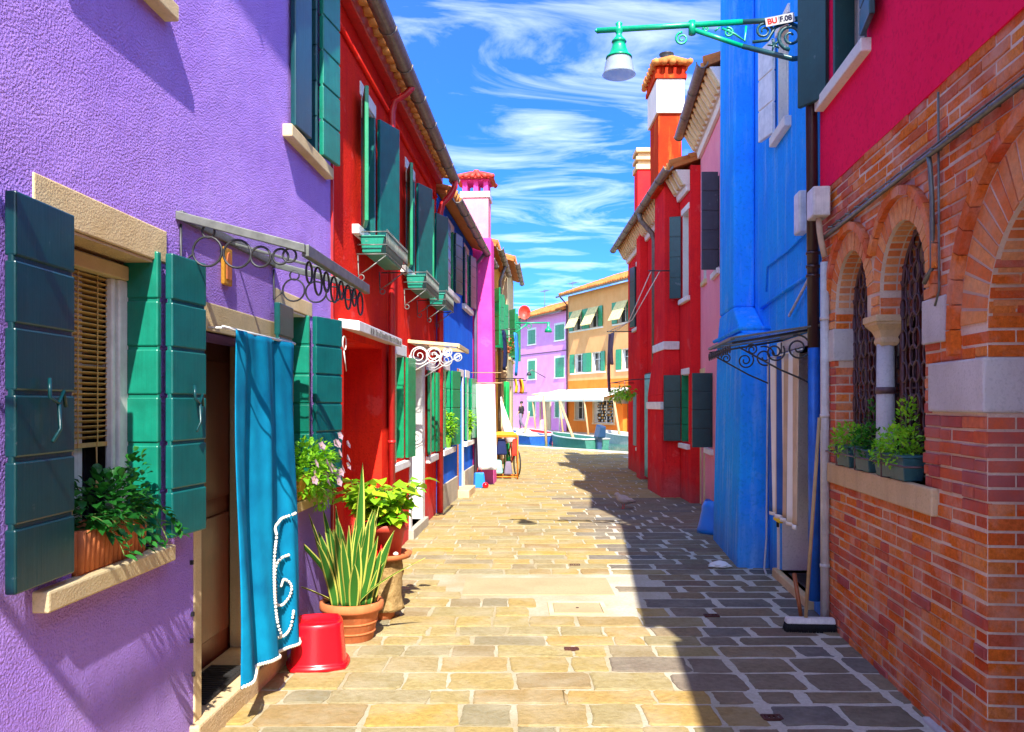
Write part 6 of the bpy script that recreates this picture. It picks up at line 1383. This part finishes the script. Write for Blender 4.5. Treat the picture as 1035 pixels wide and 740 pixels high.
# ---- the walker across the canal
def person(lb, loc, rz, top, legs):
    t = thing('person', lb, 'person', loc, rz)
    me = bpy.data.meshes.new('body'); J = {'pel': (0, 0, .93), 'wa': (0, 0, 1.08), 'ch': (0, -.02, 1.32), 'nk': (0, -.01, 1.48), 'hd0': (0, .0, 1.56), 'hd': (0, .01, 1.66), 'hd1': (0, .0, 1.73),
        'sl': (.17, 0, 1.42), 'el': (.24, -.03, 1.15), 'wl': (.25, .08, .92), 'hl': (.25, .10, .83), 'sr': (-.17, 0, 1.42), 'er': (-.24, .02, 1.15), 'wr': (-.25, .12, .95), 'hr': (-.25, .15, .87),
        'pl': (.09, 0, .88), 'kl': (.10, .14, .50), 'al': (.10, .10, .09), 'tl': (.10, .24, .04), 'pr': (-.09, 0, .88), 'kr': (-.10, -.05, .50), 'ar': (-.10, -.26, .12), 'tr': (-.10, -.16, .03)}
    r = dict(pel=.15, wa=.125, ch=.15, nk=.055, hd0=.07, hd=.095, hd1=.07, sl=.07, el=.045, wl=.032, hl=.035, sr=.07, er=.045, wr=.032, hr=.035, pl=.09, kl=.06, al=.042, tl=.035, pr=.09, kr=.06, ar=.042, tr=.035)
    E = [('pel', 'wa'), ('wa', 'ch'), ('ch', 'nk'), ('nk', 'hd0'), ('hd0', 'hd'), ('hd', 'hd1'), ('ch', 'sl'), ('sl', 'el'), ('el', 'wl'), ('wl', 'hl'), ('ch', 'sr'), ('sr', 'er'), ('er', 'wr'), ('wr', 'hr'), ('pel', 'pl'), ('pl', 'kl'), ('kl', 'al'), ('al', 'tl'), ('pel', 'pr'), ('pr', 'kr'), ('kr', 'ar'), ('ar', 'tr')]
    ks = list(J); me.from_pydata([J[k] for k in ks], [(ks.index(a), ks.index(b)) for a, b in E], []); me.skin_vertices if False else None
    o = bpy.data.objects.new('body', me); COL.objects.link(o); o.parent = t
    md = o.modifiers.new('skin', 'SKIN')
    if not me.skin_vertices: 
        pass
    sv = me.skin_vertices
    if sv:
        for i, k in enumerate(ks): sv[0].data[i].radius = (r[k], r[k]); sv[0].data[i].use_root = (k == 'pel')
    sd = o.modifiers.new('smooth', 'SUBSURF'); sd.levels = 1; sd.render_levels = 2
    me.materials.append(M['skin'])
    m = MB(); m.lathe((0, 0, .98), [(.17, 0), (.155, .12), (.175, .32), (.17, .42), (.07, .50)], 16); m.tube([(.17, 0, 1.42), (.24, -.03, 1.15)], [.088, .062], 8); m.tube([(-.17, 0, 1.42), (-.24, .02, 1.15)], [.088, .062], 8); m.build('shirt', top, t)
    m = MB(); m.tube([(.085, 0, 1.0), (.09, .02, .85), (.10, .14, .50), (.10, .10, .12)], [.11, .105, .075, .06], 9); m.tube([(-.085, 0, 1.0), (-.09, 0, .85), (-.10, -.05, .50), (-.10, -.25, .15)], [.11, .105, .075, .06], 9); m.build('trousers', legs, t)
    m = MB(); m.lathe((0, -.015, 1.62), [(.102, 0), (.108, .05), (.09, .11), (.03, .145)], 14); m.build('hair', 'hair', t)
    return t
person('person in charcoal shirt and dark trousers walking past the lilac house door', (F3(-3.9, 1.2, 0)), R(60), 'cblack', 'cgrey')
# pigeon
t = thing('pigeon', 'single pale brown pigeon standing where sun meets shade on the paving', 'pigeon', (1.70, 12.75, 0), R(200))
m = MB(); m.tube([(-.17, 0, .10), (-.10, 0, .115), (-.04, 0, .13), (.03, 0, .15), (.08, 0, .18), (.10, 0, .215), (.115, 0, .235), (.14, 0, .235), (.165, 0, .228)], [.012, .035, .065, .072, .055, .032, .030, .022, .004], 12); m.build('body', 'pigeon', t)
m = MB(); m.tube([(-.20, .03, .10), (-.08, .055, .14), (.05, .05, .165)], [.006, .035, .012], 8); m.tube([(-.20, -.03, .10), (-.08, -.055, .14), (.05, -.05, .165)], [.006, .035, .012], 8); m.build('wings', 'pigeon', t)
m = MB()
for y_ in (-.025, .025): m.tube([(.01, y_, .09), (.015, y_, .01), (.05, y_, .006)], .005, 5)
m.build('legs', 'petalred', t)
